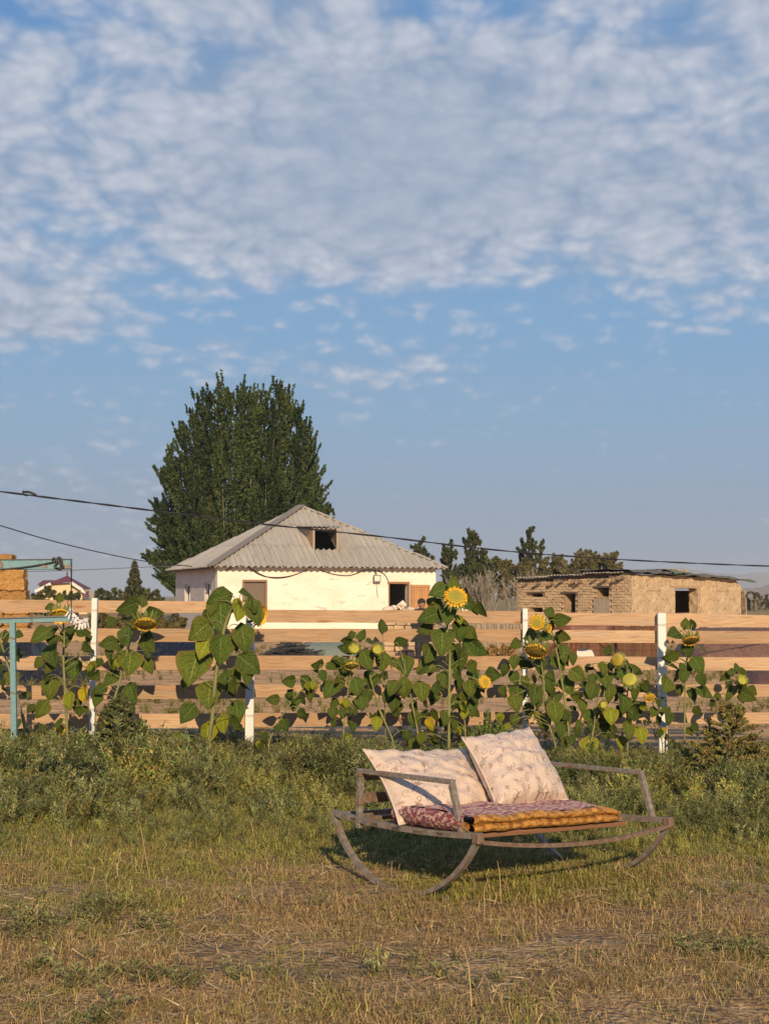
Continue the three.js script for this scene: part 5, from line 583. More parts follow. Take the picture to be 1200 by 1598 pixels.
sunflower('sunflower with a yellow head beside the slim white post, topmost of the right hand cluster', ZD, SZ - 0.05, 16, [[470, 1090], [458, 900], [432, 700], [402, 500], [372, 345], [340, 230]], [[335, 100, 95, 150], [418, 160, 120, 98], [360, 150, 70, 110], [312, 270, 100, 75], [425, 275, 120, 65], [205, 270, 95, -75], [432, 385, 125, 8], [398, 450, 120, 25], [520, 532, 120, 52], [450, 602, 135, 18], [425, 832, 130, 18], [405, 900, 110, 0], [380, 300, 70, 0, 3], [480, 700, 80, 60, 3]], [[248, 178, 122, -8, 2, 'full', 'olive'], [322, 215, 80, 55, -15, 'bright', 'yellow']]);
sunflower('sunflower with a wide nodding old head below the yellow head by the slim white post', ZD, SZ - 0.12, 15, [[380, 1045], [325, 850], [300, 700], [288, 540], [272, 430]], [[95, 445, 95, -18], [175, 460, 100, 65], [270, 470, 130, 0], [30, 497, 100, -25], [100, 552, 110, 28], [172, 580, 100, 30], [330, 592, 140, 12], [235, 662, 140, -8], [120, 660, 130, 0], [105, 717, 120, 18], [370, 780, 150, 0], [197, 770, 120, 20], [20, 642, 90, 0], [300, 852, 130, 0], [95, 832, 90, -8], [105, 322, 80, -60], [0, 820, 80, 0, 1], [230, 560, 80, 0, 3], [50, 880, 60, 0, 1], [180, 840, 60, 60, 3]], [[240, 362, 205, -18, -52, 'old', 'brown']]);
sunflower('sunflower with a bare olive seed disc turned up to the left, right of the horse', ZD, SZ - 0.05, 13, [[610, 980], [625, 890], [650, 700], [700, 560], [738, 480]], [[690, 490, 95, 0], [700, 562, 105, 8], [615, 642, 130, -18], [730, 650, 140, 0], [550, 737, 90, 0], [600, 812, 100, -8], [622, 870, 95, -8], [700, 892, 150, 12], [742, 810, 120, 0, 1], [722, 357, 85, 170], [600, 1012, 130, 4, 1], [610, 490, 75, 60, 3], [520, 690, 70, -50, 3], [660, 780, 80, 20, 3]], [[784, 428, 128, -38, 12, 'dome', 'olive'], [690, 727, 76, 10, 10, 'bud', 'green']]);
sunflower('sunflower with a rounded green yellow head left of the thick right hand post', ZD, SZ, 13, [[850, 860], [849, 760], [850, 660], [858, 610]], [[830, 722, 130, 0], [905, 770, 130, 8], [902, 660, 110, 8], [952, 622, 100, 55], [838, 460, 80, 20], [898, 490, 95, 88], [800, 515, 105, -55], [862, 902, 130, 8], [946, 932, 120, 12, 1], [810, 985, 90, 0, 1], [925, 510, 70, 60], [800, 780, 90, -20, 3]], [[866, 560, 140, -20, 38, 'dome', 'green']]);
sunflower('small sunflower with a little bright yellow flower against the thick right hand post', ZD, SZ + 0.05, 8, [[1085, 1000], [1070, 920], [1040, 790], [1018, 715]], [[1062, 722, 70, 20], [1025, 777, 65, -25], [1062, 832, 60, 10], [1128, 812, 95, 0], [1070, 922, 65, -15], [1100, 900, 40, 0, 2], [1010, 790, 50, -60, 3]], [[1000, 682, 86, 5, -40, 'full', 'yellow']]);
sunflower('sunflower with a shaded nodding head right of the thick right hand post', ZE, SZ - 0.1, 15, [[538, 1300], [538, 1100], [540, 900], [545, 640], [556, 540], [580, 460]], [[545, 262, 105, 168], [596, 267, 95, 198], [450, 348, 115, -85], [568, 478, 130, 0], [435, 527, 150, -65], [452, 602, 140, 78, 3], [645, 590, 150, 25], [530, 682, 120, 0], [672, 707, 120, 18], [395, 747, 120, -28], [602, 820, 110, 18], [698, 802, 140, 65], [400, 960, 110, 0], [640, 950, 90, 40], [580, 1110, 70, 30], [700, 480, 90, 60, 3]], [[588, 392, 178, 6, -58, 'old', 'dark']]);
sunflower('sunflower with a small green side view head near the right edge of the picture', ZE, SZ, 12, [[890, 1120], [895, 920], [912, 800], [945, 760]], [[945, 610, 95, 178], [988, 640, 85, 195], [905, 640, 75, 165], [850, 682, 110, -38], [905, 790, 95, 0], [880, 835, 80, -30], [1030, 832, 140, 58], [1065, 790, 80, 40], [985, 850, 90, 10], [790, 830, 70, -70], [920, 1050, 80, 20], [850, 1080, 60, -10, 1]], [[985, 716, 128, 10, 40, 'bud', 'green']]);

// ---------------------------------------------------------------- rocking bench, pillows, quilt
const BENCH = { pos: V(0.465, 0.032, -7.166), L: 1.52, W: 1.167, h: 0.351, H: 0.262 }, benchTurn = new THREE.Euler(-0.016, 0.706, -0.049, 'YZX');
const onBench = (o) => { o.position.copy(BENCH.pos); o.rotation.copy(benchTurn); return o; };
const U = (u, y, v) => V(u, y, -v);
// a rectangular bar swept along points: w along the fixed side direction, t across it
function sweep(pts, side, w, t) { const gs = [], C = pts.map((p, i) => { const T = pts[Math.min(pts.length - 1, i + 1)].clone().sub(pts[Math.max(0, i - 1)]).normalize(), n = side.clone().cross(T).normalize(); return [[-1, -1], [1, -1], [1, 1], [-1, 1]].map(([a, b]) => p.clone().addScaledVector(side, a * w / 2).addScaledVector(n, b * t / 2)); }); const cum = [0]; for (let i = 1; i < pts.length; i++) cum.push(cum[i - 1] + pts[i].distanceTo(pts[i - 1])); const pos = [], uv = []; const quad = (a, b, c, d, u0, u1) => { for (const [q, x, y] of [[a, u0, 0], [b, u1, 0], [c, u1, 0.04], [a, u0, 0], [c, u1, 0.04], [d, u0, 0.04]]) { pos.push(q.x, q.y, q.z); uv.push(x, y); } }; for (let k = 0; k < 4; k++) for (let i = 0; i + 1 < pts.length; i++) quad(C[i][k], C[i + 1][k], C[i + 1][(k + 1) % 4], C[i][(k + 1) % 4], cum[i], cum[i + 1]); quad(...C[0].slice().reverse(), 0, 0.04); quad(...C[C.length - 1], 0, 0.04); const g = new THREE.BufferGeometry(); g.setAttribute('position', new THREE.Float32BufferAttribute(pos, 3)); g.setAttribute('uv', new THREE.Float32BufferAttribute(uv, 2)); return toCreasedNormals((g.computeVertexNormals(), g), 0.6); }
{
  const { L, W, h, H } = BENCH, T = onBench(thing('rocking_bench', 'rusty square tube rocking bench with open armrests standing on dry grass', 'rocking bench'));
  const R = (W * W / 4 + h * h) / (2 * h), half = Math.asin(W / 2 / R); const X = V(1, 0, 0), bl = { map: rustT };
  for (const u of [0, L]) {
    const arc = []; for (let k = 0; k <= 30; k++) { const a = -half + 2 * half * k / 30; arc.push(U(u, R - R * Math.cos(a) + 0.0, W / 2 + R * Math.sin(a))); } obj('rocker', sweep(arc, X, 0.034, 0.024), rustM, T);
    const rail = []; for (let k = 0; k <= 16; k++) { const q = k / 16; rail.push(U(u, h - 0.10 * q * (1 - q) + 0.012, W * q + 0.02 * (q - 0.5))); } obj('side_rail', sweep(rail, X, 0.036, 0.030), rustM, T);
    obj('front_post', bar(U(u, h - 0.01, 0.115), U(u, h + H - 0.013, 0.205), 0.032, 0.030, V(0, 0, 1), 0.003), rustM, T);
    obj('rear_post', bar(U(u, h - 0.05, 0.945), U(u, h + H - 0.012, 0.945), 0.030, 0.030, V(0, 0, 1), 0.003), rustM, T);
    obj('armrest', bar(U(u, h + H, 0.195), U(u, h + H, 0.965), 0.033, 0.026, V(0, 1, 0), 0.003), rustM, T);
    obj('weld', [box(0.048, 0.05, 0.05, u, h - 0.005, -0.005, 0.008), box(0.042, 0.03, 0.042, u, h + 0.09, -0.945, 0.006), box(0.042, 0.02, 0.042, u, h + H - 0.02, -0.945, 0.005)], rustRedM, T);
  }
  const fb = []; for (let k = 0; k <= 18; k++) { const q = k / 18; fb.push(U(0.02 + (L - 0.04) * q, h - 0.022 - 0.20 * q * (1 - q), -0.005 - 0.02 * q * (1 - q))); } obj('front_bar', sweep(fb, V(0, 0, 1), 0.021, 0.021), rustRedM, T);
  obj('back_bar', bar(U(0.02, h + 0.0, W - 0.01), U(L - 0.02, h + 0.0, W - 0.01), 0.03, 0.03, V(0, 1, 0), 0.003), rustM, T);
  obj('top_rail', bar(U(0.02, h + H - 0.03, 0.962), U(L - 0.02, h + H - 0.03, 0.962), 0.02, 0.05, V(0, 1, 0), 0.003), greyWoodM, T); obj('back_slat', bar(U(0.018, h + 0.11, 0.968), U(L - 0.018, h + 0.11, 0.968), 0.018, 0.055, V(0, 1, 0), 0.003), rustRedM, T);
  [[0.98, 0.05, L - 0.01], [0.80, 0.07, L], [0.62, 0.07, L], [0.44, 0.07, L], [0.27, 0.06, 1.24]].forEach(([v, w, e], k) => obj('slat', bar(U(-0.018, h + 0.012 - 0.03 * Math.sin(v * 2.6), v), U(e, h + 0.012 - 0.03 * Math.sin(v * 2.6), v), w, 0.022, V(0, 1, 0), 0.003), k % 2 ? greyWoodM : rustRedM, T));
  obj('seat_board', bar(U(0.012, h - 0.004, 0.125), U(1.255, h - 0.004, 0.125), 0.06, 0.026, V(0, 1, 0), 0.003), mat([0.30, 0.13, 0.05], { map: woodT, color: lin(0.42, 0.30, 0.24) }), T);
}
// brocade: scrolls, sprigs and leaves drawn on a canvas, light satin ground
const brocadeC = document.createElement('canvas'); brocadeC.width = brocadeC.height = 1024; { const x = brocadeC.getContext('2d'), r = rng(800); x.fillStyle = '#d8c4b5'; x.fillRect(0, 0, 1024, 1024);
  for (let k = 0; k < 9000; k++) { x.fillStyle = `rgba(${r() < 0.5 ? '255,240,225' : '190,150,135'},${0.05 + 0.1 * r()})`; x.fillRect(r() * 1024, r() * 1024, 2 + r() * 8, 1.5); }
  const curl = (cx, cy, s, a, f) => { x.save(); x.translate(cx, cy); x.rotate(a); x.scale(f, 1); x.beginPath(); x.moveTo(0, 0); x.bezierCurveTo(s * 0.5, -s * 0.9, s * 1.5, -s * 0.6, s * 1.2, s * 0.1); x.bezierCurveTo(s * 1.1, s * 0.45, s * 0.6, s * 0.35, s * 0.72, s * 0.02); x.stroke(); x.restore(); };
  const leaf = (cx, cy, s, a) => { x.save(); x.translate(cx, cy); x.rotate(a); x.beginPath(); x.moveTo(0, 0); x.bezierCurveTo(s * 0.3, -s * 0.35, s * 0.8, -s * 0.3, s, 0); x.bezierCurveTo(s * 0.8, s * 0.1, s * 0.3, s * 0.12, 0, 0); x.fill(); x.restore(); };
  const tile = (fn) => { for (const ox of [-1024, 0, 1024]) for (const oy of [-1024, 0, 1024]) { x.save(); x.translate(ox, oy); fn(); x.restore(); } };
  for (let k = 0; k < 240; k++) { const cx = r() * 1024, cy = r() * 1024, s = 16 + r() * 26, a = r() * 6.283, f = r() < 0.5 ? 1 : -1, w = 2.5 + r() * 3; const dark = r() < 0.6; tile(() => { x.strokeStyle = dark ? 'rgba(118,90,74,0.5)' : 'rgba(186,138,122,0.55)'; x.lineWidth = w; curl(cx, cy, s, a, f); }); }
  for (let k = 0; k < 70; k++) { const cx = r() * 1024, cy = r() * 1024, a0 = r() * 6.283, n = 4 + Math.floor(r() * 3), s = 18 + r() * 16; tile(() => { x.fillStyle = 'rgba(116,88,72,0.52)'; for (let i = 0; i < n; i++) leaf(cx, cy, s * (0.7 + 0.3 * ((i * 7) % 3) / 2), a0 + i * 6.283 / n); }); }
  for (let k = 0; k < 60; k++) { const cx = r() * 1024, cy = r() * 1024, a = r() * 6.283, s = 26 + r() * 26; tile(() => { x.fillStyle = 'rgba(150,112,92,0.5)'; leaf(cx, cy, s, a); x.fillStyle = 'rgba(205,150,135,0.5)'; leaf(cx + 10, cy + 14, s * 0.8, a + 0.5); }); } }
const brocadeT = finish(new THREE.CanvasTexture(brocadeC), [1.0, 1.0]); brocadeT.colorSpace = THREE.SRGBColorSpace;
const fabricB = gtex(512, 512, (u, v) => 0.5 + 0.4 * fbm(u * 10, v * 10, 4, 10, 10) + 0.12 * noise(u * 120, v * 120, 120, 120), [1, 1]);
const brocadeM = new THREE.MeshPhysicalMaterial({ color: lin(0.87, 0.85, 0.82), map: brocadeT, bumpMap: fabricB, bumpScale: 0.012, roughness: 0.5, sheen: 0.5, sheenRoughness: 0.4, sheenColor: lin(1, 0.85, 0.75), side: THREE.DoubleSide });
function pillow(name, label, C, thick, uv0, seed) { // C: bottom left, bottom right, top right, top left on the bench
  const T = onBench(thing(name, label, 'pillow', V(0, 0, 0), 0, 'brocade pillows on the rocking bench')); onBench(T); const [a, b, c, d] = C.map((q) => U(...q)), n = b.clone().sub(a).cross(d.clone().sub(a)).normalize(), N = 44;
  const pt = (u, v, s) => { const x = u * 2 - 1, y = v * 2 - 1, pin = 0.085; const uu = (x * (1 - pin * (1 - y * y))) * 0.5 + 0.5, vv = (y * (1 - pin * (1 - x * x) * (y > 0 ? 1.3 : 0.5))) * 0.5 + 0.5; const p = a.clone().lerp(b, uu).lerp(d.clone().lerp(c, uu), vv); const prof = Math.pow(Math.max(0, (1 - x * x) * (1 - y * y)), 0.42); const crease = 0.016 * (1 - 2 * Math.abs(noise(x * 1.6 + seed, y * 2.2 + seed))) * prof + 0.012 * noise(x * 5 + seed, y * 5) * prof + 0.012 * Math.sin(x * 14 + seed) * Math.exp(-(1 - Math.abs(y)) * 7) * prof * 3; return p.addScaledVector(n, s * (thick * prof * (1 - 0.18 * y)) + crease * (s > 0 ? 1 : 0.4)); };
  obj('cover', [sheet((u, v) => pt(u, v, 1), N, N, (u, v) => [u * 0.62 + uv0, v * 0.5 + uv0 * 1.7]), sheet((u, v) => pt(1 - u, v, -1), N, N, (u, v) => [u * 0.62 + 0.4, v * 0.5 + 0.3])], brocadeM, T);
  const edge = []; for (let k = 0; k <= 40; k++) edge.push(pt(k / 40, 0, 0)); for (let k = 1; k <= 40; k++) edge.push(pt(1, k / 40, 0)); for (let k = 1; k <= 40; k++) edge.push(pt(1 - k / 40, 1, 0)); for (let k = 1; k < 40; k++) edge.push(pt(0, 1 - k / 40, 0)); edge.push(edge[0]);
  obj('seam', tube(edge, 0.0045, 5, 240), mat([0.62, 0.50, 0.42]), T); return T;
}
pillow('pillow', 'left cream brocade pillow, half covered by the other pillow and crossed by the armrest shadow', [[-0.045, 0.36, 0.56], [0.66, 0.42, 0.53], [0.755, 0.72, 0.90], [-0.025, 0.735, 0.90]], 0.10, 0.05, 3);
pillow('pillow', 'right cream brocade pillow, the upper one standing with a peaked corner', [[0.485, 0.44, 0.36], [1.075, 0.462, 0.375], [1.135, 0.85, 0.745], [0.57, 0.80, 0.735]], 0.115, 0.47, 8);
{ // quilt folded in two: flowered purple velvet above, gold plush along the front
  const T = onBench(thing('quilt', 'folded quilt of purple flowered velvet with a gold plush edge under the pillows', 'quilt')); const r = rng(820);
  const purpleT = ctex(512, 512, (u, v) => { const f = fbm(u * 10, v * 10, 4, 10, 10), p = sstep(-0.05, 0.25, noise(u * 14, v * 14, 14, 14) + f * 0.7), q = sstep(0.2, 0.42, noise(u * 24 + 5, v * 24, 24, 24)); return mix3(mix3([0.24, 0.05, 0.05], [0.56, 0.36, 0.26], p), [0.25, 0.13, 0.19], q * 0.8).map((x) => x * (0.85 + 0.4 * noise(u * 90, v * 90, 90, 90))); }, [2.6, 2.6]);
  const goldT = ctex(256, 256, (u, v) => { const f = fbm(u * 7, v * 7, 4, 7, 7) + 0.3 * noise(u * 40, v * 40, 40, 40); return mix3([0.56, 0.27, 0.05], [0.22, 0.085, 0.015], clamp(0.5 + f * 1.6)); }, [3.5, 3.5]);
  const purple = new THREE.MeshPhysicalMaterial({ map: purpleT, bumpMap: fabricB, bumpScale: 0.02, roughness: 0.75, sheen: 0.6, sheenRoughness: 0.5, sheenColor: lin(0.8, 0.6, 0.7), side: THREE.DoubleSide }), gold = new THREE.MeshPhysicalMaterial({ map: goldT, bumpMap: fabricB, bumpScale: 0.015, roughness: 0.55, sheen: 0.7, sheenRoughness: 0.4, sheenColor: lin(1, 0.7, 0.3), side: THREE.DoubleSide });
  const y0 = 0.366, u0 = 0.02, u1 = 1.225, hs = (u) => (0.084 + 0.008 * noise(u * 5, 3)) * (1 - 0.45 * sstep(0.86, 1.0, (u - u0) / (u1 - u0))), vf = (u) => 0.085 + 0.012 * noise(u * 4 + 7, 1) + 0.05 * sstep(0.93, 1, (u - u0) / (u1 - u0)); const nz = (u, v) => 0.008 * noise(u * 9, v * 9) + 0.004 * noise(u * 22, v * 22);
  // front profile: two rounded rolls with a groove between them
  const prof = (q, H) => { const roll = q < 0.5 ? q * 2 : (q - 0.5) * 2, out = Math.sin(Math.PI * clamp(roll)) ** 0.5; return [H * (q < 0.5 ? 0.5 * roll : 0.5 + 0.5 * roll), -0.032 * out]; };
  obj('edging', [sheet((a, q) => { const u = lerp(u0, u1, a), [y, dv] = prof(q, hs(u)); return U(u, y0 + y + nz(u, q) * 0.6 + 0.005 * noise(u * 3, 9), vf(u) + dv + 0.005 * noise(u * 16, q * 4)); }, 90, 20, (a, q) => [a * 1.2, q * 0.13]), sheet((a, q) => { const [y, dv] = prof(q, hs(u1)); return U(u1 - dv * 0.8 - 0.01 * a, y0 + y + nz(a, q) * 0.6, vf(u1) + a * 0.5); }, 20, 20, (a, q) => [a * 0.5, q * 0.2]), sheet((a, b) => { const u = lerp(0.98, u1, a), v = vf(u) + b * 0.14 * (0.3 + a); return U(u, y0 + hs(u) + nz(u, v) + 0.0035, v); }, 20, 12, (a, b) => [a * 0.3, b * 0.2])], gold, T);
  obj('cover', [sheet((a, b) => { const u = lerp(u0, u1 - 0.012, a), v = lerp(vf(u), 0.66, b); return U(u, y0 + hs(u) + nz(u, v) + 0.012 * Math.sin(Math.PI * b), v); }, 80, 40, (a, b) => [a * 1.2, b * 0.6]), sheet((a, q) => { const v = lerp(vf(u0) + 0.03, 0.66, a), y = hs(u0) * q * (1 + 0.1 * Math.sin(Math.PI * a)), dv = -0.03 * Math.sin(Math.PI * q) ** 0.6; return U(u0 + dv * 1.2 - 0.02 * Math.sin(Math.PI * a), y0 + y + nz(a, q), v); }, 30, 16, (a, q) => [a * 0.6, q * 0.15]), sheet((a, b) => U(lerp(u0, u1, a), y0 - 0.001, lerp(vf(0.5), 0.66, b)), 2, 2)], purple, T);
  obj('roll_end', tube([U(0.012, y0 + 0.03, 0.10), U(0.008, y0 + 0.03, 0.16)], 0.022, 10, 2), gold, T);
}

// ---------------------------------------------------------------- small spruces and bushes by the fence
function spruce(label, px, py0, pyTop, z, wpx, seed, c0, c1, lean = 0) {
  const r = rng(seed), b = at(px, py0, z); b.y = gy(b.x, z); const T = thing('spruce_sapling', label, 'spruce sapling', b, 0, 'spruce saplings in front of the fence'), H = at(px, pyTop, z).y - b.y, Wd = wpx * z / F / 2, L = new Leaves(), B = []; const top = V(lean, H, 0);
  B.push(tube([V(0, -0.05, 0), V(lean * 0.4, H * 0.5, 0), top], (t) => 0.014 * (1.1 - t), 6, 8));
  for (let k = 0; k < 46; k++) { const t = 0.10 + 0.88 * k / 46, p = V(lean * t, H * t, 0), a = k * 2.4 + r(), len = Wd * Math.pow(1 - t, 0.75) * (0.75 + 0.45 * r()) + 0.03; const d = V(Math.cos(a), 0.10 + 0.5 * t, Math.sin(a)).normalize(), tip = p.clone().addScaledVector(d, len).add(V(0, -0.10 * len, 0)); const c = new THREE.QuadraticBezierCurve3(p, p.clone().addScaledVector(d, len * 0.6).add(V(0, 0.04 * len, 0)), tip); B.push(tube(c.getPoints(3), 0.0035, 4, 3));
    const sub = [[c, len]]; for (let s = 0; s < 5; s++) { const q = c.getPoint(0.3 + 0.6 * r()), dd = d.clone().add(V((r() - 0.5) * 1.6, (r() - 0.4) * 0.5, (r() - 0.5) * 1.6)).normalize(), l = len * (0.25 + 0.3 * r()); sub.push([new THREE.QuadraticBezierCurve3(q, q.clone().addScaledVector(dd, l * 0.5), q.clone().addScaledVector(dd, l)), l]); }
    for (const [cc, l] of sub) { const n = Math.ceil(l * 330); for (let i = 0; i < n; i++) { const q = cc.getPoint(r()); q.add(V((r() - 0.5) * 0.016, (r() - 0.3) * 0.016, (r() - 0.5) * 0.016)); L.add(q, 0.021, r, mix3(c0, c1, r()).map((x) => x * (0.7 + 0.6 * r()))); } } }
  obj('trunk', B, mat([0.20, 0.11, 0.065]), T); obj('needles', L.geo(), foliageM, T); return T;
}
spruce('dense spruce sapling with a bare brown stem foot under the nodding brown sunflower', 188, 1190, 1092, 12.9, 118, 851, [0.045, 0.06, 0.025], [0.17, 0.175, 0.065]);
spruce('yellowish spruce sapling right of the thick right hand post near the picture edge', 1137, 1195, 1100, 12.9, 130, 852, [0.09, 0.085, 0.03], [0.30, 0.25, 0.085], 0.02);
function featherBush(name, label, px, py0, pyTop, z, wpx, n, seed, c0, c1) { const r = rng(seed), b = at(px, py0, z); b.y = gy(b.x, z); const T = thing(name, label, 'bush', b), L = new Leaves(), S = [], H = at(px, pyTop, z).y - b.y, W = wpx * z / F / 2; for (let k = 0; k < n; k++) { const a = r() * 6.283, q = Math.sqrt(r()), tip = V(Math.cos(a) * q * W, H * (1 - 0.45 * q * q) * (0.8 + 0.25 * r()), Math.sin(a) * q * W), base = V(tip.x * 0.25, 0, tip.z * 0.25), c = new THREE.QuadraticBezierCurve3(base, V(tip.x * 0.5, H * 0.5, tip.z * 0.5), tip); S.push(tube(c.getPoints(3), 0.003, 3, 3)); const j = r(); for (let i = 0; i < 70; i++) { const t = 0.25 + 0.75 * r(), p = c.getPoint(t); p.add(V((r() - 0.5) * 0.05 * (1.2 - t), (r() - 0.5) * 0.03, (r() - 0.5) * 0.05 * (1.2 - t))); L.add(p, 0.017, r, mix3(c0, c1, clamp(j * 0.6 + r() * 0.5))); } } obj('stem', S, stemM, T); obj('foliage', L.geo(), foliageM, T); return T; }
featherBush('bush', 'bright green feathery bush just behind the right pillow', 762, 1190, 1112, 12.6, 84, 60, 861, [0.07, 0.11, 0.02], [0.17, 0.22, 0.045]);
featherBush('bush', 'light green low bush below the sunflowers right of the pillows', 930, 1210, 1160, 12.8, 90, 46, 862, [0.09, 0.12, 0.03], [0.20, 0.22, 0.06]);
// ---------------------------------------------------------------- ground cover: weeds, short grass, straw
function clump(seed, stems, h, spread, nl, ll, lw, c0, c1, droop) { const r = rng(seed), L = new Leaves(); const P = [], N = [], C = [], quad = (a, d, n, l, w, c) => { const t = d.clone().normalize(), s = t.clone().cross(n).normalize(), m = a.clone().addScaledVector(t, l * 0.45), e = a.clone().addScaledVector(t, l); const A = m.clone().addScaledVector(s, w / 2), B = m.clone().addScaledVector(s, -w / 2); const nn = n.clone(); for (const q of [a, A, B, B, A, e]) { P.push(q.x, q.y, q.z); N.push(nn.x, nn.y, nn.z); C.push(...c); } };
  for (let k = 0; k < stems; k++) { const a = r() * 6.283, out = spread * (0.3 + 0.7 * r()), hh = h * (0.55 + 0.6 * r()), tip = V(Math.cos(a) * out, hh, Math.sin(a) * out), c = new THREE.QuadraticBezierCurve3(V((r() - 0.5) * 0.03, -0.02, (r() - 0.5) * 0.03), V(tip.x * 0.35, hh * 0.7, tip.z * 0.35), tip); const tone = mix3(c0, c1, r()); const pts = c.getPoints(3); for (let i = 0; i < 3; i++) quad(pts[i], pts[i + 1].clone().sub(pts[i]), V(-Math.sin(a), 0.3, Math.cos(a)), pts[i].distanceTo(pts[i + 1]) * 1.15, 0.004, tone); for (let i = 0; i < nl; i++) { const t = 0.12 + 0.88 * (i + r()) / nl, p = c.getPoint(t), b = r() * 6.283, d = V(Math.cos(b), 0.55 + droop * (r() - 0.5), Math.sin(b)), n = V(r() - 0.5, 1, r() - 0.5).normalize(); quad(p, d, n, ll * (0.6 + 0.7 * r()) * (1.15 - 0.5 * t), lw * (0.7 + 0.6 * r()), tone.map((x) => x * (0.75 + 0.5 * r()))); } }
  const g = new THREE.BufferGeometry(); g.setAttribute('position', new THREE.Float32BufferAttribute(P, 3)); g.computeVertexNormals(); g.setAttribute('color', new THREE.Float32BufferAttribute(C, 3)); return g; }
function tuft(seed, n, h, lean, w, c0, c1, spread = 0.05) { const r = rng(seed), P = [], N = [], C = []; for (let k = 0; k < n; k++) { const a = r() * 6.283, b = V((r() - 0.5) * spread * 2, -0.008, (r() - 0.5) * spread * 2), l = h * (0.5 + 0.8 * r()), le = lean * (0.4 + 0.9 * r()), d = V(Math.cos(a), 0, Math.sin(a)), s = V(-Math.sin(a), 0, Math.cos(a)).multiplyScalar(w / 2 * (0.7 + 0.6 * r())); const m = b.clone().add(V(d.x * l * 0.3 * le, l * 0.6, d.z * l * 0.3 * le)), e = b.clone().add(V(d.x * l * le, l * (1 - 0.45 * le * le), d.z * l * le)); const c = mix3(c0, c1, r()), n0 = V(-d.x * 0.6, 0.8, -d.z * 0.6).normalize(); const q = [b.clone().add(s), b.clone().sub(s), m.clone().addScaledVector(s, 0.8), b.clone().sub(s), m.clone().addScaledVector(s, -0.8), m.clone().addScaledVector(s, 0.8), m.clone().addScaledVector(s, 0.8), m.clone().addScaledVector(s, -0.8), e]; for (const p of q) { P.push(p.x, p.y, p.z); N.push(n0.x, n0.y, n0.z); C.push(...c); } } const g = new THREE.BufferGeometry(); g.setAttribute('position', new THREE.Float32BufferAttribute(P, 3)); g.computeVertexNormals(); g.setAttribute('color', new THREE.Float32BufferAttribute(C, 3)); return g; }
const coverM = soft([1, 1, 1], { vertexColors: true, roughness: 0.8 });
// scatter copies of some geometries where chance(x, z) allows; size(x, z) scales them
function scatter(name, label, cat, geos, n, seed, z0, z1, chance, size, tone) { const r = rng(seed), T = new THREE.Group(); T.name = name; tag(T, label, cat, null, 'stuff'); scene.add(T); const lists = geos.map(() => []); const q = new THREE.Quaternion(), M = new THREE.Matrix4(), e = new THREE.Euler();
  for (let k = 0; k < n; k++) { const z = lerp(z0, z1, r()), x = (r() * 2 - 1) * (0.34 * z + 1.3), c = r(), t = r(), rot = r() * 6.283, s0 = r(), gi = Math.floor(r() * geos.length), ti = r(), tj = r(); if (c > chance(x, z)) continue; const s = size(x, z) * (0.7 + 0.6 * s0); e.set((ti - 0.5) * 0.5, rot, (tj - 0.5) * 0.5); M.compose(V(x, gy(x, z) - 0.005, -z), q.setFromEuler(e), V(s, s * (0.85 + 0.3 * t), s)); lists[gi].push([M.clone(), tone(x, z, t)]); }
  geos.forEach((g, k) => { const im = new THREE.InstancedMesh(g, coverM, lists[k].length); im.name = name + '_clump'; im.castShadow = im.receiveShadow = true; lists[k].forEach(([m, c], i) => { im.setMatrixAt(i, m); im.setColorAt(i, new THREE.Color().setRGB(...c)); }); T.add(im); }); return T; }
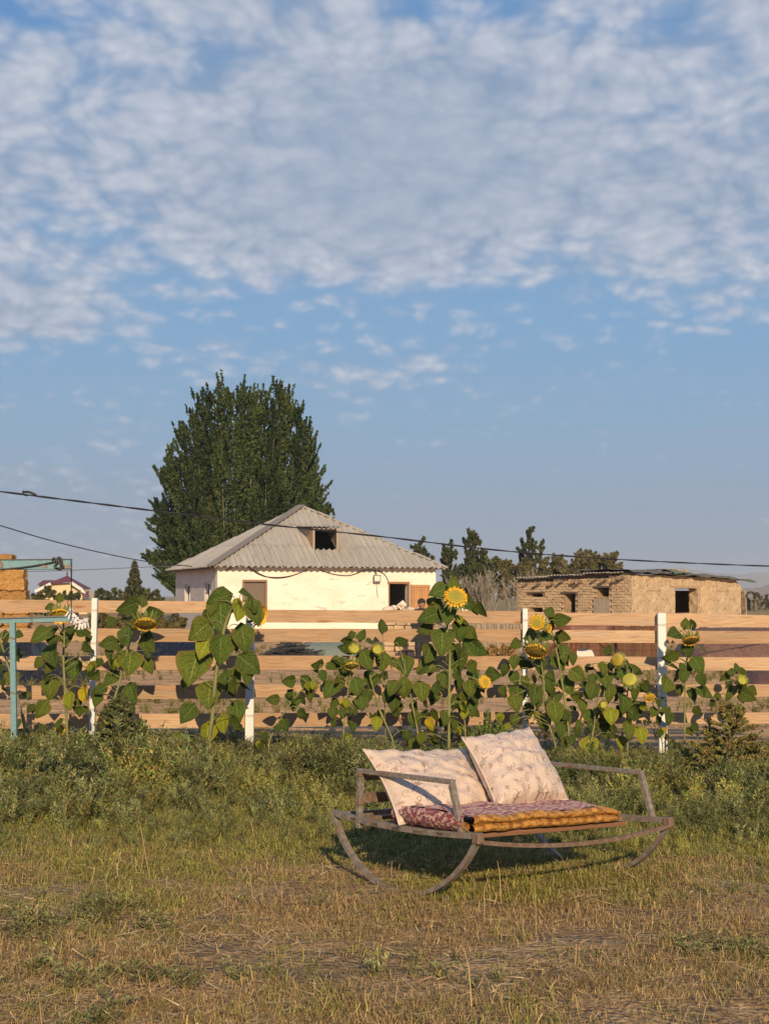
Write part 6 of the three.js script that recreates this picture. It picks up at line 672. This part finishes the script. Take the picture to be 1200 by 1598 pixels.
{
  const wn = (x, z) => fbm(x * 0.8 + 3, z * 0.8, 3), bench = (x, z) => Math.exp(-(((x - 0.75) / 1.25) ** 2) - (((z - 8.0) / 1.0) ** 2));
  const front = (x) => 8.75 + (x < -0.6 ? -0.15 : 0.15) + (x > 1.7 ? -0.5 : 0) + 0.4 * noise(x * 0.9, 3);
  const bare = (x, z) => Math.max(Math.exp(-(((x - 1.75) / 0.55) ** 2) - (((z - 11.8) / 0.5) ** 2)), Math.exp(-(((x - 2.35) / 0.25) ** 2) - (((z - 11.3) / 0.4) ** 2)), Math.exp(-(((x + 0.75) / 0.35) ** 2) - (((z - 12.9) / 0.35) ** 2)));
  const weedD = (x, z) => sstep(-1.3, 1.6, z - front(x) + wn(x, z) * 2.0) * (1 - sstep(14.5, 15.2, z)) * (1 - 0.95 * bare(x, z)) * clamp(0.62 + 1.3 * wn(x * 2, z * 2), 0.08, 1);
  const tall = (x, z) => 0.88 * (0.36 + 0.24 * sstep(8.6, 10.5, z) + 0.48 * sstep(9.8, 12.2, z) * (0.75 + 0.8 * noise(x * 1.1, z * 1.1 + 8)) + (x < -1.4 && z > 9.6 ? 0.2 : 0)) * (1 - 0.35 * sstep(12.3, 13.6, z)) - 0.2 * bench(x, z);
  const W0 = [0.085, 0.095, 0.032], W1 = [0.35, 0.345, 0.13];
  const weeds = [0, 1, 2, 3, 4].map((k) => clump(900 + k, 10, 0.27, 0.14, 22, 0.056, 0.0095, W0, W1, 1.2)), weeds2 = [0, 1].map((k) => clump(910 + k, 7, 0.20, 0.15, 17, 0.032, 0.017, [0.09, 0.105, 0.03], [0.28, 0.29, 0.085], 0.8));
  scatter('weeds', 'grey green knee high weeds covering the bank in front of the fence', 'weeds', [...weeds, ...weeds2], 12500, 920, 7.6, 16.2, (x, z) => weedD(x, z) * 0.95, tall, (x, z, t) => { const g = wn(x * 1.3 + 9, z * 1.3), y = sstep(0.0, 0.35, g); const d = (0.62 + 0.6 * t) * (0.86 + 0.5 * g) * (1.32 - 0.32 * sstep(9.5, 12.5, z)), br = t > 0.97 ? 1 : 0; return br ? [0.95, 0.78, 0.6] : [d * (0.95 + 0.35 * y), d * (0.97 + 0.2 * y), d * (1.0 - 0.15 * y)]; });
  // short green grass about the bench and at the foot of the weeds
  const grassG = [0, 1, 2].map((k) => tuft(930 + k, 34, 0.052, 1.3, 0.0036, [0.11, 0.125, 0.03], [0.33, 0.305, 0.09], 0.10));
  const greenD = (x, z) => clamp(sstep(7.7, 9.0, z + wn(x, z) * 2.2 + (x < -0.9 ? 0.7 : 0) + 0.8 * bench(x, z)) * (1 - sstep(10.5, 12, z)) + 0.28 * sstep(0.05, 0.35, wn(x * 1.7 + 4, z * 1.7)) + 0.04);
  scatter('green_grass', 'short olive grass under the rocking bench and along the weeds', 'grass', grassG, 15000, 940, 4.3, 12, greenD, () => 1, (x, z, t) => { const d = 0.75 + 0.5 * t; return [d * 1.05, d, d * 0.9]; });
  // dry grass lying over the ground in front
  const dry = [0, 1, 2, 3].map((k) => tuft(950 + k, 30, 0.047, 1.9, 0.0026, [0.18, 0.115, 0.05], [0.56, 0.405, 0.20], 0.12));
  scatter('dry_grass', 'dry straw coloured grass lying over the ground in the foreground', 'grass', dry, 15000, 960, 4.3, 10.2, (x, z) => clamp((1 - sstep(8.4, 9.8, z)) * (0.42 + 1.7 * wn(x * 1.5 + 7, z * 1.5))), () => 1, (x, z, t) => { const d = 0.65 + 0.6 * t; return [d, d * 0.97, d * 0.9]; });
  // straw lying flat and crumbs of soil
  const litter = [0, 1, 2].map((k) => { const r = rng(965 + k), gs = []; for (let i = 0; i < 9; i++) { const a = r() * 6.283, l = 0.03 + 0.08 * r(), p = V((r() - 0.5) * 0.22, 0.008 + r() * 0.012, (r() - 0.5) * 0.22), d = V(Math.cos(a) * l, (r() - 0.4) * 0.02, Math.sin(a) * l), s = V(-Math.sin(a), 0, Math.cos(a)).multiplyScalar(0.0016); const g = new THREE.BufferGeometry(), e = p.clone().add(d), q = [p.clone().add(s), p.clone().sub(s), e, e, p.clone().sub(s).add(V(0, 0.003, 0)), p.clone().add(s).add(V(0, 0.003, 0))]; g.setAttribute('position', new THREE.Float32BufferAttribute(q.flatMap((v) => v.toArray()), 3)); g.computeVertexNormals(); gs.push(tintGeo(g, mix3([0.30, 0.19, 0.09], [0.66, 0.50, 0.28], r()))); } return merge(gs); });
  scatter('straw_litter', 'pale broken straw lying flat on the dry ground', 'straw', litter, 5200, 966, 4.3, 9.4, (x, z) => clamp((1 - sstep(8.3, 9.3, z)) * (0.6 + wn(x * 2 + 1, z * 2))), () => 1, (x, z, t) => [0.8 + 0.4 * t, 0.8 + 0.4 * t, 0.8 + 0.4 * t]);
  const crumb = [0, 1].map((k) => { const g = new THREE.IcosahedronGeometry(0.010, 1), p = g.attributes.position; for (let i = 0; i < p.count; i++) { const q = 1 + 0.5 * noise(p.getX(i) * 120 + k * 4, p.getY(i) * 120 + p.getZ(i) * 90); p.setXYZ(i, p.getX(i) * q, p.getY(i) * q * 0.7, p.getZ(i) * q); } g.computeVertexNormals(); return tintGeo(g, [0.30, 0.205, 0.125]); });
  scatter('soil_crumbs', 'small brown crumbs of soil on the bare ground', 'soil', crumb, 7000, 967, 4.3, 13.5, (x, z) => clamp(0.25 + 0.9 * wn(x * 1.6 + 3, z * 1.6 + 2)), (x, z) => 0.5 + 0.9 * Math.abs(noise(x * 50, z * 50)), (x, z, t) => [0.7 + 0.6 * t, 0.7 + 0.6 * t, 0.7 + 0.6 * t]);
  // upright straw stalks, single and thin
  const stalk = [0, 1, 2].map((k) => tuft(970 + k, 3, 0.13, 1.0, 0.0022, [0.32, 0.22, 0.11], [0.50, 0.36, 0.19], 0.06));
  scatter('straw_stalks', 'thin upright pale straw stalks scattered in the dry grass', 'grass', stalk, 900, 980, 4.6, 9.6, (x, z) => clamp(0.35 + 0.9 * wn(x * 1.2 + 2, z * 1.2) + (x < -1 ? 0.25 : 0)), (x, z) => (noise(x * 60, z * 60) > 0.25 ? 1.7 : 0.8), (x, z, t) => [0.8 + 0.4 * t, 0.8 + 0.4 * t, 0.8 + 0.4 * t]);
  // low grey herbs in the foreground and sparse growth in the yard
  const herb = [0, 1].map((k) => clump(990 + k, 9, 0.08, 0.10, 12, 0.030, 0.009, [0.15, 0.14, 0.055], [0.30, 0.27, 0.11], 0.8));
  const spots = [[-1.42, 5.85, 0.28, 0.12], [-0.90, 5.85, 0.2, 0.12], [-1.15, 5.80, 0.3, 0.1], [1.62, 6.6, 0.28, 0.12], [-1.1, 5.35, 0.14, 0.1], [-1.5, 6.9, 0.5, 0.25], [0.2, 6.1, 0.2, 0.1], [-0.6, 6.0, 0.14, 0.08]];
  scatter('low_herbs', 'patches of low grey green herbs in the dry foreground', 'herbs', herb, 4200, 1000, 4.8, 9, (x, z) => clamp(spots.reduce((s, [a, b, w, d]) => Math.max(s, Math.exp(-(((x - a) / w) ** 2) - (((z - b) / d) ** 2))), 0.05 * sstep(0.1, 0.3, wn(x * 2, z * 2 + 6)))), () => 0.9, (x, z, t) => { const d = 0.7 + 0.6 * t; return [d, d, d]; });
  scatter('yard_weeds', 'sparse low weeds on the brown yard behind the fence', 'weeds', weeds2, 16000, 1010, 15.8, 44, (x, z) => clamp(sstep(0.02, 0.26, fbm(x * 0.25, z * 0.6, 3)) * 0.55 + sstep(18, 15.8, z) * 0), () => 0.7, (x, z, t) => { const d = 0.8 + 0.4 * t; return [d * 1.15, d, d * 0.9]; });
}
{ // a few stones on the bare ground
  const r = rng(1100), sg = [0, 1, 2].map((k) => { const g = new THREE.IcosahedronGeometry(1, 2), p = g.attributes.position; for (let i = 0; i < p.count; i++) { const q = 1 + 0.35 * noise(p.getX(i) * 1.7 + k * 4, p.getY(i) * 1.7 + p.getZ(i) * 1.3); p.setXYZ(i, p.getX(i) * q, p.getY(i) * q * 0.7, p.getZ(i) * q); } g.computeVertexNormals(); return metricUV(g); });
  const m = mat([0.42, 0.31, 0.22], { bumpMap: dirtB, bumpScale: 0.02 });
  [[695, 1404, 0.028, 'small pale stone in the grass below the front left rocker end'], [1048, 1187, 0.05, 'pale stone in the weeds beside the foot of the thick right hand post'], [96, 1462, 0.022, 'little brown stone in the dry grass at the lower left']].forEach(([px, py, s, label], k) => { const z = (EYE * F) / (py - 930), p = at(px, 930, z); p.y = gy(p.x, z) + s * 0.25; const o = obj('stone', sg[k], m); o.position.copy(p); o.scale.setScalar(s); o.rotation.y = r() * 6; tag(o, label, 'stone'); });
}
renderer.render(scene, camera);
